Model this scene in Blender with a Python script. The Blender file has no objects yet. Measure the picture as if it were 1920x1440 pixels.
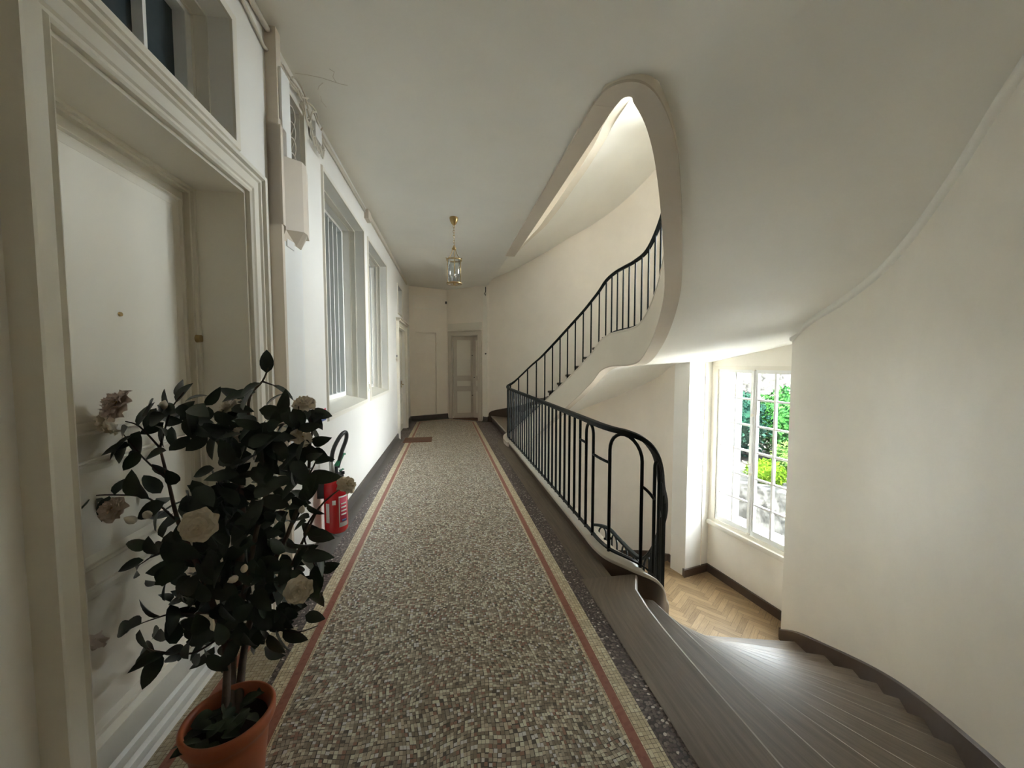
import bpy, math, random
from mathutils import Vector
random.seed(7)
C = bpy.context.scene.collection
SC = bpy.context.scene

# ------------------------------------------------------------------ camera
F_PX, PSI, PIT, H = 721.0, math.radians(9.75), math.radians(3.2), 1.5
cam = bpy.data.cameras.new('camera'); camo = bpy.data.objects.new('camera', cam); C.objects.link(camo)
cam.sensor_fit = 'HORIZONTAL'; cam.sensor_width = 36; cam.lens = F_PX/1920*36; cam.clip_start = .02; cam.clip_end = 300
camo.location = (0, 0, H); camo.rotation_euler = (math.radians(90)-PIT, 0, -PSI)
SC.camera = camo

# ------------------------------------------------------------------ light
SC.view_settings.view_transform = 'Standard'; SC.view_settings.look = 'None'
SC.view_settings.gamma = 1; SC.view_settings.use_curve_mapping = False
SC.view_settings.exposure = 3.08
cy = SC.cycles
cy.use_denoising = True
try: cy.denoiser = 'OPENIMAGEDENOISE'; cy.denoising_input_passes = 'RGB_ALBEDO_NORMAL'; cy.denoising_prefilter = 'ACCURATE'
except Exception: pass
cy.max_bounces = 14; cy.diffuse_bounces = 10; cy.glossy_bounces = 4; cy.transparent_max_bounces = 12
cy.sample_clamp_indirect = 12; cy.caustics_reflective = False; cy.caustics_refractive = False

w = bpy.data.worlds.new('sky'); SC.world = w; w.use_nodes = True
wn = w.node_tree; bg = wn.nodes['Background']
bg.inputs[0].default_value = (.86, .93, 1, 1); bg.inputs[1].default_value = 9.0
sun = bpy.data.lights.new('sun', 'SUN'); suno = bpy.data.objects.new('sun', sun); C.objects.link(suno)
sun.energy = 30.0; sun.angle = math.radians(3); sun.color = (1, .95, .86)
suno.rotation_euler = Vector((.34, .10, -.93)).to_track_quat('-Z', 'Y').to_euler(); suno.location = (-8, -4, 12)

STOREY = 3.84
# niche / window wall frame
NA = Vector((4.2, 5.55, 0)); NB = Vector((4.4, 3.95, 0)); NT = (NB-NA).normalized(); NN = Vector((-NT.y, NT.x, 0))
def NW(s, o, z): return NA+NT*s+NN*o+Vector((0, 0, z))      # s along the wall, o outwards
for i, dz in enumerate((0, STOREY, -STOREY)):
    a = bpy.data.lights.new('daylight_portal', 'AREA'); a.shape = 'RECTANGLE'; a.size = 1.36; a.size_y = 2.5
    a.cycles.is_portal = True
    o = bpy.data.objects.new('daylight_portal', a); C.objects.link(o)
    o.location = NW(.78, .30, .2+dz)
    o.rotation_euler = (-NN).to_track_quat('-Z', 'Y').to_euler()

a = bpy.data.lights.new('daylight_portal', 'AREA'); a.shape = 'RECTANGLE'; a.size = 1.85; a.size_y = 2.2; a.cycles.is_portal = True  # sky portal for the added upper-storey window
o = bpy.data.objects.new('daylight_portal', a); C.objects.link(o); o.location = (.08, -1.9, 5.9); o.rotation_euler = Vector((0, 1, 0)).to_track_quat('-Z', 'Y').to_euler()

# ------------------------------------------------------------------ materials
def mat(name, col, rough=.5, metal=0, spec=.5):
    m = bpy.data.materials.new(name); m.use_nodes = True
    b = m.node_tree.nodes['Principled BSDF']
    b.inputs['Base Color'].default_value = (*col, 1); b.inputs['Roughness'].default_value = rough
    b.inputs['Metallic'].default_value = metal; b.inputs['Specular IOR Level'].default_value = spec
    return m
class NG:
    def __init__(s, m): s.t = m.node_tree; s.n = s.t.nodes; s.l = s.t.links; s.b = s.n['Principled BSDF']
    def new(s, k, **kw):
        n = s.n.new(k)
        for a, v in kw.items(): setattr(n, a, v)
        return n
    def put(s, v, sock):
        if isinstance(v, (int, float)): sock.default_value = v
        elif isinstance(v, tuple): sock.default_value = v
        else: s.l.new(v, sock)
    def m(s, op, a, b=0.0, c=0.0):
        n = s.new('ShaderNodeMath', operation=op)
        s.put(a, n.inputs[0]); s.put(b, n.inputs[1])
        if op in ('MULTIPLY_ADD', 'COMPARE'): s.put(c, n.inputs[2])
        return n.outputs[0]
    def mix(s, f, a, b, bt='MIX'):
        n = s.new('ShaderNodeMix', data_type='RGBA', blend_type=bt)
        s.put(f, n.inputs[0])
        s.put((*a, 1) if isinstance(a, tuple) and len(a) == 3 else a, n.inputs[6])
        s.put((*b, 1) if isinstance(b, tuple) and len(b) == 3 else b, n.inputs[7])
        return n.outputs[2]
    def ramp(s, f, stops, interp='LINEAR'):
        n = s.new('ShaderNodeValToRGB'); n.color_ramp.interpolation = interp
        e = n.color_ramp.elements
        while len(e) < len(stops): e.new(.5)
        for x, (p, c) in zip(e, stops): x.position = p; x.color = (*c, 1) if len(c) == 3 else c
        s.put(f, n.inputs[0]); return n.outputs[0]
    def noise(s, vec, scale, detail=2, rough=.5):
        n = s.new('ShaderNodeTexNoise'); n.inputs['Scale'].default_value = scale
        n.inputs['Detail'].default_value = detail; n.inputs['Roughness'].default_value = rough
        if vec is not None: s.l.new(vec, n.inputs['Vector'])
        return n.outputs[0]
    def coord(s, which='Object'): return s.new('ShaderNodeTexCoord').outputs[which]
    def bump(s, h, strength=.2, dist=.01):
        n = s.new('ShaderNodeBump'); n.inputs['Strength'].default_value = strength; n.inputs['Distance'].default_value = dist
        s.l.new(h, n.inputs['Height']); s.l.new(n.outputs[0], s.b.inputs['Normal'])
def paint(name, col, rough=.5, var=.05, bumps=.12, bscale=14, spec=.4):
    m = mat(name, col, rough, spec=spec); g = NG(m); co = g.coord()
    n = g.noise(co, 1.7, 5, .6)
    dark = tuple(c*(1-var) for c in col); lite = tuple(min(1, c*(1+var*.6)) for c in col)
    g.l.new(g.ramp(n, [(.3, dark), (.7, lite)]), g.b.inputs['Base Color'])
    h = g.m('ADD', g.noise(co, bscale, 3), g.m('MULTIPLY', g.noise(co, 150, 2), .15))
    g.bump(h, bumps, .01)
    return m
M = {}
M['wall'] = paint('cream_wall_paint', (.90, .86, .775), .5, .04, .16, 6)
M['wall_b'] = paint('beige_wall_paint', (.90, .835, .745), .35, .04, .12, 6)
M['wall_l'] = paint('white_wall_paint', (.83, .81, .765), .45, .03, .08, 8)
M['ceil'] = paint('ceiling_paint', (.88, .865, .81), .55, .03, .08, 5)
M['trim'] = paint('trim_gloss_paint', (.78, .74, .65), .33, .03, .05, 12)
M['grey_trim'] = paint('grey_trim_paint', (.62, .56, .48), .38, .04, .05, 12)
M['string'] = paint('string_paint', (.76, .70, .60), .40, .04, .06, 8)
M['band'] = paint('shaded_underside_paint', (.62, .55, .46), .42, .04, .06, 8)  # string paint darkened: the shade of the underside is put into the colour
M['capw'] = paint('worn_cap_paint', (.66, .60, .50), .28, .12, .05, 20)
M['skirt'] = paint('dark_skirting_paint', (.075, .048, .034), .35, .15, .06, 12)
M['board2'] = paint('dark_stained_wood', (.10, .065, .042), .38, .2, .06, 12)
M['skirt_g'] = paint('dark_grey_skirting', (.10, .088, .08), .30, .15, .06, 12)
M['iron'] = paint('dark_green_black_iron', (.009, .012, .011), .5, .3, .05, 40, spec=.18)
M['white_frame'] = paint('white_window_paint', (.82, .82, .80), .35, .03, .03, 20)
M['brass'] = mat('aged_brass', (.42, .30, .14), .32, 1)
M['steel'] = mat('steel', (.5, .5, .5), .3, 1)
M['black'] = mat('black_rubber', (.02, .02, .022), .4)
M['dark'] = paint('dark_cavity', (.05, .042, .035), .8, .3)
M['red'] = mat('fire_red_enamel', (.50, .015, .02), .22)
M['green'] = mat('green_plastic', (.02, .23, .10), .35)
M['label'] = mat('label_white', (.75, .74, .72), .5)
M['label_r'] = mat('label_red', (.62, .03, .08), .5)
M['label_b'] = mat('label_blue', (.07, .10, .28), .5)
M['cable'] = paint('painted_cable', (.66, .61, .52), .5, .04)
M['duct'] = paint('duct_paint', (.66, .58, .48), .45, .03, .04)
M['darkglass'] = mat('dim_internal_glass', (.05, .068, .075), .25)
g = NG(M['darkglass']); co = g.coord()
g.l.new(g.ramp(g.noise(co, 1.3, 2), [(.3, (.13, .155, .165)), (.7, (.24, .28, .29))]), g.b.inputs['Base Color'])

M['darkglass2'] = paint('dark_transom_glass', (.045, .062, .070), .2, .3)
def glassmat(name, tint=(1, 1, 1), gl=.10):
    m = bpy.data.materials.new(name); m.use_nodes = True; t = m.node_tree; t.nodes.clear()
    o = t.nodes.new('ShaderNodeOutputMaterial'); mx = t.nodes.new('ShaderNodeMixShader'); tr = t.nodes.new('ShaderNodeBsdfTransparent')
    gs = t.nodes.new('ShaderNodeBsdfGlossy'); fr = t.nodes.new('ShaderNodeFresnel'); fr.inputs[0].default_value = 1.45
    tr.inputs[0].default_value = (*tint, 1); gs.inputs['Roughness'].default_value = .02
    ad = t.nodes.new('ShaderNodeMath'); ad.operation = 'MULTIPLY'; ad.inputs[1].default_value = gl*10
    t.links.new(fr.outputs[0], ad.inputs[0]); t.links.new(ad.outputs[0], mx.inputs[0])
    t.links.new(tr.outputs[0], mx.inputs[1]); t.links.new(gs.outputs[0], mx.inputs[2]); t.links.new(mx.outputs[0], o.inputs[0])
    return m
M['glass'] = glassmat('window_glass', (.97, .98, .97), .05)
M['glass2'] = glassmat('added_window_glass', (.36, .36, .36), .05)  # grey tint dims the daylight of the added upper window
M['lglass'] = glassmat('lantern_glass', (.97, .98, .98), .06)

# worn oak treads, grain follows uv.x
m = mat('worn_oak_tread', (.2, .15, .1), .34); M['tread'] = m; g = NG(m)
uv = g.new('ShaderNodeUVMap').outputs[0]
mp = g.new('ShaderNodeMapping'); g.l.new(uv, mp.inputs[0]); mp.inputs['Scale'].default_value = (1.2, 22, 1)
n1 = g.noise(mp.outputs[0], 2.2, 6, .65)
n2 = g.noise(uv, 3.5, 3)
c = g.ramp(n1, [(.25, (.12, .086, .060)), (.5, (.195, .150, .108)), (.75, (.28, .225, .165))])
c = g.mix(g.m('MULTIPLY', n2, .5), c, (.165, .138, .108))
g.l.new(c, g.b.inputs['Base Color'])
g.l.new(g.m('MULTIPLY_ADD', n1, .24, .29), g.b.inputs['Roughness']); g.bump(n1, .12, .004)
M['nosing'] = paint('worn_nosing_highlight', (.46, .41, .35), .26, .12, .04, 20)  # worn edge; its bright highlight line is painted into the pale colour
# border board (darker)
m = mat('dark_oak_border', (.1, .07, .05), .4); M['board'] = m; g = NG(m)
uv = g.new('ShaderNodeUVMap').outputs[0]
mp = g.new('ShaderNodeMapping'); g.l.new(uv, mp.inputs[0]); mp.inputs['Scale'].default_value = (1.2, 26, 1)
n1 = g.noise(mp.outputs[0], 2.2, 6, .65)
g.l.new(g.ramp(n1, [(.25, (0.088, 0.067, 0.048)), (.5, (0.160, 0.125, 0.090)), (.75, (0.232, 0.189, 0.141))]), g.b.inputs['Base Color'])
g.l.new(g.m('MULTIPLY_ADD', n1, .2, .32), g.b.inputs['Roughness']); g.bump(n1, .1, .004)
# parquet: colour per plank
m = mat('herringbone_oak', (.3, .2, .1), .33); M['parquet'] = m; g = NG(m)
at_ = g.new('ShaderNodeAttribute', attribute_name='plank').outputs['Color']
uv = g.new('ShaderNodeUVMap').outputs[0]
mp = g.new('ShaderNodeMapping'); g.l.new(uv, mp.inputs[0]); mp.inputs['Scale'].default_value = (3, 40, 1)
n1 = g.noise(mp.outputs[0], 2, 5, .6)
c = g.mix(.45, at_, g.ramp(n1, [(.3, (.18, .115, .055)), (.7, (.50, .36, .20))]))
g.l.new(c, g.b.inputs['Base Color']); g.l.new(g.m('MULTIPLY_ADD', n1, .2, .3), g.b.inputs['Roughness'])

# mosaic floor
m = mat('mosaic_floor', (.3, .3, .3), .4); M['mosaic'] = m; g = NG(m)
sep = g.new('ShaderNodeSeparateXYZ'); g.l.new(g.coord(), sep.inputs[0]); X_, Y_ = sep.outputs[0], sep.outputs[1]
tap = g.m('SUBTRACT', 1.018, g.m('MULTIPLY', Y_, .0115))
au = g.m('ABSOLUTE', g.m('DIVIDE', X_, tap))
def linedist(ax, ay, bx, by):           # distance from a wall line, positive inside the hall
    L = math.hypot(bx-ax, by-ay); nx, ny = (by-ay)/L, -(bx-ax)/L
    return g.m('ADD', g.m('MULTIPLY', X_, nx), g.m('MULTIPLY_ADD', Y_, ny, -(ax*nx+ay*ny)))
d1 = linedist(-.90, 10.05, .04, 10.46); d2 = linedist(.04, 10.42, .95, 9.68)
e = g.m('MAXIMUM', au, g.m('MAXIMUM', g.m('SUBTRACT', .96, d1), g.m('SUBTRACT', .90, d2)))
cmb = g.new('ShaderNodeCombineXYZ'); g.l.new(g.m('DIVIDE', X_, tap), cmb.inputs[0]); g.l.new(Y_, cmb.inputs[1])
# waving rows of tesserae
wob = g.new('ShaderNodeTexNoise'); wob.inputs['Scale'].default_value = 2.2; wob.inputs['Detail'].default_value = 1
g.l.new(cmb.outputs[0], wob.inputs['Vector'])
vs = g.new('ShaderNodeVectorMath', operation='MULTIPLY_ADD'); g.l.new(wob.outputs[1], vs.inputs[0]); vs.inputs[1].default_value = (.16, .16, 0); g.l.new(cmb.outputs[0], vs.inputs[2])
def voro(vec, scale, rnd, metric='CHEBYCHEV'):
    v = g.new('ShaderNodeTexVoronoi', voronoi_dimensions='2D', feature='F1', distance=metric)
    v.inputs['Scale'].default_value = scale; v.inputs['Randomness'].default_value = rnd; g.l.new(vec, v.inputs['Vector'])
    sp = g.new('ShaderNodeSeparateColor'); g.l.new(v.outputs['Color'], sp.inputs[0]); return v.outputs['Distance'], sp.outputs[0], sp.outputs[1]
dF, rF, r2 = voro(vs.outputs[0], 70, .30)
groutF = g.m('GREATER_THAN', dF, .455)
cF = g.ramp(rF, [(0, (0.0500, 0.0413, 0.0325)), (.035, (0.3187, 0.1588, 0.1137)), (.12, (0.2275, 0.1875, 0.1363)), (.30, (0.3300, 0.2775, 0.2100)), (.46, (0.4325, 0.3750, 0.2913)), (.62, (0.6375, 0.5687, 0.4437)), (.78, (0.8000, 0.8000, 0.6600)), (.93, (0.8000, 0.8000, 0.8000))], 'CONSTANT')
cF = g.mix(g.m('MULTIPLY', g.noise(cmb.outputs[0], 2.5, 3), .38), cF, (0.3413, 0.2725, 0.2050))
cF = g.mix(groutF, cF, (.075, .062, .046))
dC, rC, _ = voro(cmb.outputs[0], 58, .12)
cC = g.ramp(rC, [(0, (0.624, 0.535, 0.356)), (.5, (0.743, 0.653, 0.461)), (.8, (0.800, 0.743, 0.564))], 'CONSTANT')
cC = g.mix(g.m('GREATER_THAN', dC, .452), cC, (0.176, 0.135, 0.088))
cR = g.ramp(rF, [(0, (0.270, 0.088, 0.057)), (.5, (0.338, 0.121, 0.081))], 'LINEAR')
dD, rD, _ = voro(vs.outputs[0], 75, .9, 'EUCLIDEAN')
cD = g.ramp(rD, [(0, (0.103, 0.072, 0.067)), (.45, (0.167, 0.123, 0.110)), (.75, (0.257, 0.205, 0.184)), (.93, (0.667, 0.602, 0.551))], 'CONSTANT')
cD = g.mix(g.m('GREATER_THAN', dD, .5), cD, (.045, .034, .03))
col = cF
for lim, cc in ((.688, cC), (.703, cR), (.745, cC), (.815, cD)):
    col = g.mix(g.m('GREATER_THAN', e, lim), col, cc)
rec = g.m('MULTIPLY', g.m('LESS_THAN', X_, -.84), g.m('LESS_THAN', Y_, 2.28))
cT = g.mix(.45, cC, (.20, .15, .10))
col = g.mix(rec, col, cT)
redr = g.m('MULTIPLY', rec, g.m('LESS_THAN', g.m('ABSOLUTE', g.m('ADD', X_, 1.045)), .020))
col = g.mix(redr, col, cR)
g.l.new(col, g.b.inputs['Base Color'])
g.l.new(g.m('MULTIPLY_ADD', g.noise(cmb.outputs[0], 3, 3), .25, .30), g.b.inputs['Roughness'])
g.bump(g.m('SUBTRACT', 1.0, dF), .10, .002)

# plants
def leafmat(name, a, b, rough=.3):
    m = mat(name, a, rough); g = NG(m); oi = g.coord('Object')
    g.l.new(g.ramp(g.noise(oi, 14, 2), [(.35, a), (.65, b)]), g.b.inputs['Base Color']); return m
M['leaf'] = leafmat('camellia_leaf', (.010, .020, .013), (.026, .045, .026), .36)
M['litter'] = leafmat('fallen_leaf', (.018, .028, .016), (.060, .085, .042), .4)
M['bark'] = leafmat('camellia_bark', (.07, .048, .034), (.13, .09, .065), .8)
M['twig'] = mat('dark_twig', (.035, .022, .016), .7)
M['petal'] = leafmat('cream_petal', (.72, .64, .52), (.84, .77, .66), .6)
M['petal_p'] = leafmat('faded_pink_petal', (.55, .44, .38), (.68, .57, .50), .6)
M['stamen'] = mat('yellow_stamen', (.45, .30, .08), .6)
M['terra'] = paint('terracotta', (.40, .115, .055), .35, .15, .05, 20)
M['soil'] = paint('soil', (.03, .022, .016), .9, .3, .4, 40)
M['mat'] = paint('coir_mat', (.20, .10, .06), .9, .25, .4, 60)
# outside
def noisy(name, stops, scale, rough=.9, bs=.3):
    m = mat(name, stops[0][1], rough, spec=0); g = NG(m); co = g.coord(); n = g.noise(co, scale, 6, .65)
    g.l.new(g.ramp(n, stops), g.b.inputs['Base Color']); g.bump(n, bs, .05); return m
M['stone'] = noisy('pale_rubble_stone', [(.38, (.008, .008, .0075)), (.47, (.020, .0195, .018)), (.56, (.042, .041, .038)), (.7, (.062, .061, .058))], 3.5)
M['outer'] = noisy('outside_render', [(.3, (.13, .13, .128)), (.7, (.17, .17, .168))], 2)
M['hedge'] = noisy('hedge_leaves', [(.35, (0.0025, 0.0095, 0.0037)), (.5, (0.0057, 0.0215, 0.0051)), (.68, (0.0114, 0.0366, 0.0075))], 5)
M['hedge2'] = noisy('yellow_green_leaves', [(.35, (0.0143, 0.0325, 0.0026)), (.5, (0.0306, 0.0572, 0.0039)), (.68, (0.0501, 0.0786, 0.0052))], 6)
M['hedge3'] = noisy('blue_green_leaves', [(.35, (0.0011, 0.0045, 0.0038)), (.5, (0.0034, 0.0101, 0.0072)), (.68, (0.0050, 0.0168, 0.0106))], 5)
M['hedge4'] = noisy('mottled_leaves', [(.35, (0.0045, 0.0120, 0.0038)), (.5, (0.0120, 0.0259, 0.0056)), (.68, (0.0259, 0.0384, 0.0108))], 6)
M['ground'] = noisy('garden_ground', [(.35, (.66, .65, .60)), (.65, (.80, .79, .75))], 2)

# ------------------------------------------------------------------ mesh helpers
class MB:
    def __init__(s): s.v = []; s.f = []; s.uv = {}; s.mi = []; s.cm = 0; s.col = {}
    def face(s, pts, uv=None, col=None):
        i = len(s.v); s.v += [tuple(p) for p in pts]; s.f.append(tuple(range(i, i+len(pts)))); s.mi.append(s.cm)
        if uv: s.uv[len(s.f)-1] = uv
        if col: s.col[len(s.f)-1] = col
    def quadidx(s, a, b, c, d): s.f.append((a, b, c, d)); s.mi.append(s.cm)
    def box(s, x0, x1, y0, y1, z0, z1, T=None):
        P = [(x0, y0, z0), (x1, y0, z0), (x1, y1, z0), (x0, y1, z0), (x0, y0, z1), (x1, y0, z1), (x1, y1, z1), (x0, y1, z1)]
        if T: P = [tuple(T(*p)) for p in P]
        i = len(s.v); s.v += P
        for q in ((0, 3, 2, 1), (4, 5, 6, 7), (0, 1, 5, 4), (1, 2, 6, 5), (2, 3, 7, 6), (3, 0, 4, 7)):
            s.f.append(tuple(i+k for k in q)); s.mi.append(s.cm)
    def ring(s, rings, close=True, caps=True):
        n = len(rings[0]); base = len(s.v)
        for r in rings: s.v += [tuple(p) for p in r]
        for a in range(len(rings)-1):
            for b in range(n if close else n-1):
                c = (b+1) % n
                s.f.append((base+a*n+b, base+a*n+c, base+(a+1)*n+c, base+(a+1)*n+b)); s.mi.append(s.cm)
        if caps and close:
            s.f.append(tuple(base+k for k in reversed(range(n)))); s.mi.append(s.cm)
            s.f.append(tuple(base+(len(rings)-1)*n+k for k in range(n))); s.mi.append(s.cm)
    def tube(s, path, r, n=8, caps=True, closed=False):
        P = [Vector(p) for p in path]; rings = []
        up = Vector((0, 0, 1)); prev = None
        for i, p in enumerate(P):
            if closed: t = P[(i+1) % len(P)]-P[i-1]
            else: t = P[min(i+1, len(P)-1)]-P[max(i-1, 0)]
            t = t.normalized() if t.length > 1e-9 else Vector((0, 0, 1))
            if prev is None: a = t.cross(up); a = a.normalized() if a.length > 1e-3 else t.cross(Vector((1, 0, 0))).normalized()
            else: a = prev-t*prev.dot(t); a = a.normalized() if a.length > 1e-6 else prev
            prev = a; b = t.cross(a); rr = r[i] if isinstance(r, (list, tuple)) else r
            rings.append([p+a*rr*math.cos(q*2*math.pi/n)+b*rr*math.sin(q*2*math.pi/n) for q in range(n)])
        if closed: rings.append(rings[0])
        s.ring(rings, True, caps and not closed)
    def sweep(s, path, prof, caps=True):        # prof: (side, vertical); side is to the right of travel
        P = [Vector(p) for p in path]; rings = []
        for i, p in enumerate(P):
            d0 = (P[i]-P[i-1]) if i > 0 else (P[1]-P[0]); d1_ = (P[i+1]-P[i]) if i < len(P)-1 else d0
            d0 = Vector((d0.x, d0.y, 0)).normalized(); d1_ = Vector((d1_.x, d1_.y, 0)).normalized()
            n0 = Vector((d0.y, -d0.x, 0)); n1_ = Vector((d1_.y, -d1_.x, 0)); nn = n0+n1_
            nn = nn.normalized() if nn.length > 1e-6 else n0
            k = 1/max(.35, nn.dot(n0))
            rings.append([p+nn*(a*k)+Vector((0, 0, b)) for a, b in prof])
        s.ring(rings, True, caps)
    def lathe(s, prof, cen=(0, 0, 0), n=32):
        cx, cy_, cz = cen; rings = []
        for r, z in prof: rings.append([(cx+r*math.cos(q*2*math.pi/n), cy_+r*math.sin(q*2*math.pi/n), cz+z) for q in range(n)])
        s.ring(rings, True, False)
    def prism(s, poly, z0, z1):
        n = len(poly); s.ring([[(x, y, z0) for x, y in poly], [(x, y, z1) for x, y in poly]])
    def build(s, name, mats, parent=None, smooth=False, ang=None):
        me = bpy.data.meshes.new(name); me.from_pydata(s.v, [], s.f)
        if s.uv:
            L = me.uv_layers.new(name='UVMap')
            for fi, uvs in s.uv.items():
                for li, q in zip(me.polygons[fi].loop_indices, uvs): L.data[li].uv = q
        if s.col:
            L = me.color_attributes.new('plank', 'FLOAT_COLOR', 'CORNER')
            for fi, c_ in s.col.items():
                for li in me.polygons[fi].loop_indices: L.data[li].color = (*c_, 1)
        me.validate(); me.update()
        for mm in (mats if isinstance(mats, (list, tuple)) else [mats]): me.materials.append(mm)
        if not s.uv and not s.col and len(me.polygons) == len(s.mi): me.polygons.foreach_set('material_index', s.mi)
        import bmesh
        bm = bmesh.new(); bm.from_mesh(me); bmesh.ops.remove_doubles(bm, verts=bm.verts, dist=1e-5)
        bmesh.ops.recalc_face_normals(bm, faces=bm.faces); bm.to_mesh(me); bm.free()
        if smooth or ang:
            me.polygons.foreach_set('use_smooth', [True]*len(me.polygons))
            if ang: me.set_sharp_from_angle(angle=math.radians(ang))
        o = bpy.data.objects.new(name, me); C.objects.link(o)
        if parent: o.parent = parent; o.matrix_parent_inverse = Vector(parent.location) and __import__('mathutils').Matrix.Translation(-parent.location)
        return o
def tag(o, label=None, cat=None, group=None, kind=None):
    if label: o['label'] = label
    if cat: o['category'] = cat
    if group: o['group'] = group
    if kind: o['kind'] = kind
    return o
def empty(name, loc, label=None, cat=None, group=None):
    o = bpy.data.objects.new(name, None); o.empty_display_size = .1; o.location = loc; C.objects.link(o); return tag(o, label, cat, group)
def struct(o): o['kind'] = 'structure'; return o

def crom(P, n=6):
    P = [Vector(p) for p in P]; out = []
    for i in range(len(P)-1):
        p0 = P[max(i-1, 0)]; p1 = P[i]; p2 = P[i+1]; p3 = P[min(i+2, len(P)-1)]
        for k in range(n):
            t = k/n
            out.append(.5*((2*p1)+(p2-p0)*t+(2*p0-5*p1+4*p2-p3)*t*t+(3*p1-p0-3*p2+p3)*t**3))
    out.append(P[-1]); return out
def resample(P, step):
    P = [Vector(p) for p in P]; L = [0]
    for a, b in zip(P, P[1:]): L.append(L[-1]+Vector((b.x-a.x, b.y-a.y, 0)).length)
    n = max(1, round(L[-1]/step)); return [atlen(P, L, L[-1]*k/n) for k in range(n+1)]
def lens(P):
    L = [0]
    for a, b in zip(P, P[1:]): L.append(L[-1]+math.hypot(b.x-a.x, b.y-a.y))
    return L
def atlen(P, L, s_):
    s_ = max(0, min(L[-1], s_))
    for i in range(len(L)-1):
        if s_ <= L[i+1]:
            t = (s_-L[i])/max(1e-9, L[i+1]-L[i]); return P[i].lerp(P[i+1], t)
    return P[-1]
def nearest(P, L, x, y):
    b = min(range(len(P)), key=lambda i: (P[i].x-x)**2+(P[i].y-y)**2); return L[b]
def offset(path, d):       # to the right of travel
    out = []
    for i, p in enumerate(path):
        a = path[max(0, i-1)]; b = path[min(len(path)-1, i+1)]; t = Vector((b.x-a.x, b.y-a.y, 0)).normalized()
        out.append(p+Vector((t.y, -t.x, 0))*d)
    return out
def rayat(x, y, d):        # a point seen at photo pixel (x, y), d metres along the view axis
    fw = Vector((math.sin(PSI)*math.cos(PIT), math.cos(PSI)*math.cos(PIT), -math.sin(PIT)))
    rt = Vector((math.cos(PSI), -math.sin(PSI), 0)); up = rt.cross(fw)
    return Vector((0, 0, H))+fw*d+rt*(d*(x-960)/F_PX)-up*(d*(y-720)/F_PX)

# ------------------------------------------------------------------ stair plan
def V3(l): return [Vector(p) for p in l]
U_FAR = [(1.15, 6.7, .06), (1.13, 7.0, .07), (1.17, 7.22, .10), (1.30, 7.31, .17), (1.46, 7.29, .32), (1.62, 7.25, .48), (1.79, 7.17, .64), (1.92, 7.05, .80),
         (2.04, 6.90, .96), (2.15, 6.74, 1.12), (2.26, 6.58, 1.28), (2.36, 6.42, 1.43), (2.44, 6.28, 1.57), (2.52, 6.13, 1.72),
         (2.57, 5.96, 1.86), (2.60, 5.7, 1.93), (2.62, 5.4, 1.95), (2.63, 5.1, 1.96), (2.64, 4.8, 2.02)]
U_NEAR = [(2.62, 4.5, 2.22), (2.55, 4.2, 2.45), (2.44, 3.9, 2.70), (2.30, 3.65, 2.88), (2.12, 3.38, 3.05), (1.94, 3.12, 3.22), (1.76, 2.88, 3.42),
          (1.60, 2.70, 3.60), (1.45, 2.60, 3.76), (1.30, 2.56, 3.86), (1.20, 2.66, 3.90), (1.17, 2.85, 3.90)]
L_NEAR = [(1.17, 2.95, .06), (1.17, 2.78, .06), (1.20, 2.63, .055), (1.28, 2.53, .04), (1.38, 2.49, -.01), (1.49, 2.54, -.12), (1.60, 2.66, -.27), (1.76, 2.89, -.49),
          (1.93, 3.12, -.70), (2.07, 3.35, -.95), (2.17, 3.6, -1.25), (2.24, 3.85, -1.55), (2.29, 4.15, -1.80), (2.32, 4.5, -1.88)]
L_FAR = [(2.34, 4.9, -1.90), (2.33, 5.25, -1.90), (2.22, 5.6, -2.0), (2.05, 5.95, -2.25), (1.86, 6.3, -2.5), (1.62, 6.65, -2.85), (1.36, 6.9, -3.2), (1.17, 6.8, -3.5)]
upperP = crom(U_FAR+U_NEAR, 6); lowerP = crom(L_NEAR+L_FAR, 6)
W_DOWN = [(1.24, .16), (1.70, .44), (2.10, .78), (2.42, 1.05), (2.72, 1.35), (2.99, 1.68), (3.24, 1.98), (3.47, 2.28), (3.67, 2.58), (3.83, 2.90), (3.94, 3.27), (4.01, 3.68)]
S_DOWN = [(1.26, 2.47), (1.40, 2.40), (1.54, 2.50), (1.68, 2.66), (1.83, 2.82), (1.96, 3.02), (2.07, 3.22), (2.15, 3.42), (2.22, 3.62), (2.27, 3.80), (2.31, 3.98), (2.34, 4.15)]
W_FAR = [(1.13, 9.60), (1.62, 9.10), (2.00, 8.72), (2.33, 8.42), (2.62, 8.18), (2.95, 7.95), (3.24, 7.70), (3.47, 7.40), (3.64, 7.05), (3.77, 6.70), (3.80, 6.30), (3.77, 5.92)]
S_FAR = [(1.17, 7.26), (1.30, 7.36), (1.46, 7.34), (1.63, 7.30), (1.80, 7.22), (1.94, 7.10), (2.07, 6.94), (2.18, 6.78), (2.29, 6.62), (2.39, 6.46), (2.48, 6.28), (2.56, 6.08)]
S_FAR = [tuple((Vector(p)+(Vector(p)-Vector((1.6, 5.0))).normalized()*.055)) for p in S_FAR]
S_FAR_L = [(1.36, 7.0), (1.48, 6.88), (1.6, 6.75), (1.71, 6.62), (1.81, 6.48), (1.90, 6.34), (1.98, 6.2), (2.06, 6.05), (2.14, 5.9), (2.21, 5.76), (2.28, 5.62), (2.34, 5.48)]
wallNear = crom([(1.15, .13, 0), (1.24, .16, 0)]+[(x, y, 0) for x, y in W_DOWN[1:]]+[(4.05, 3.95, 0)], 5)
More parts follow.
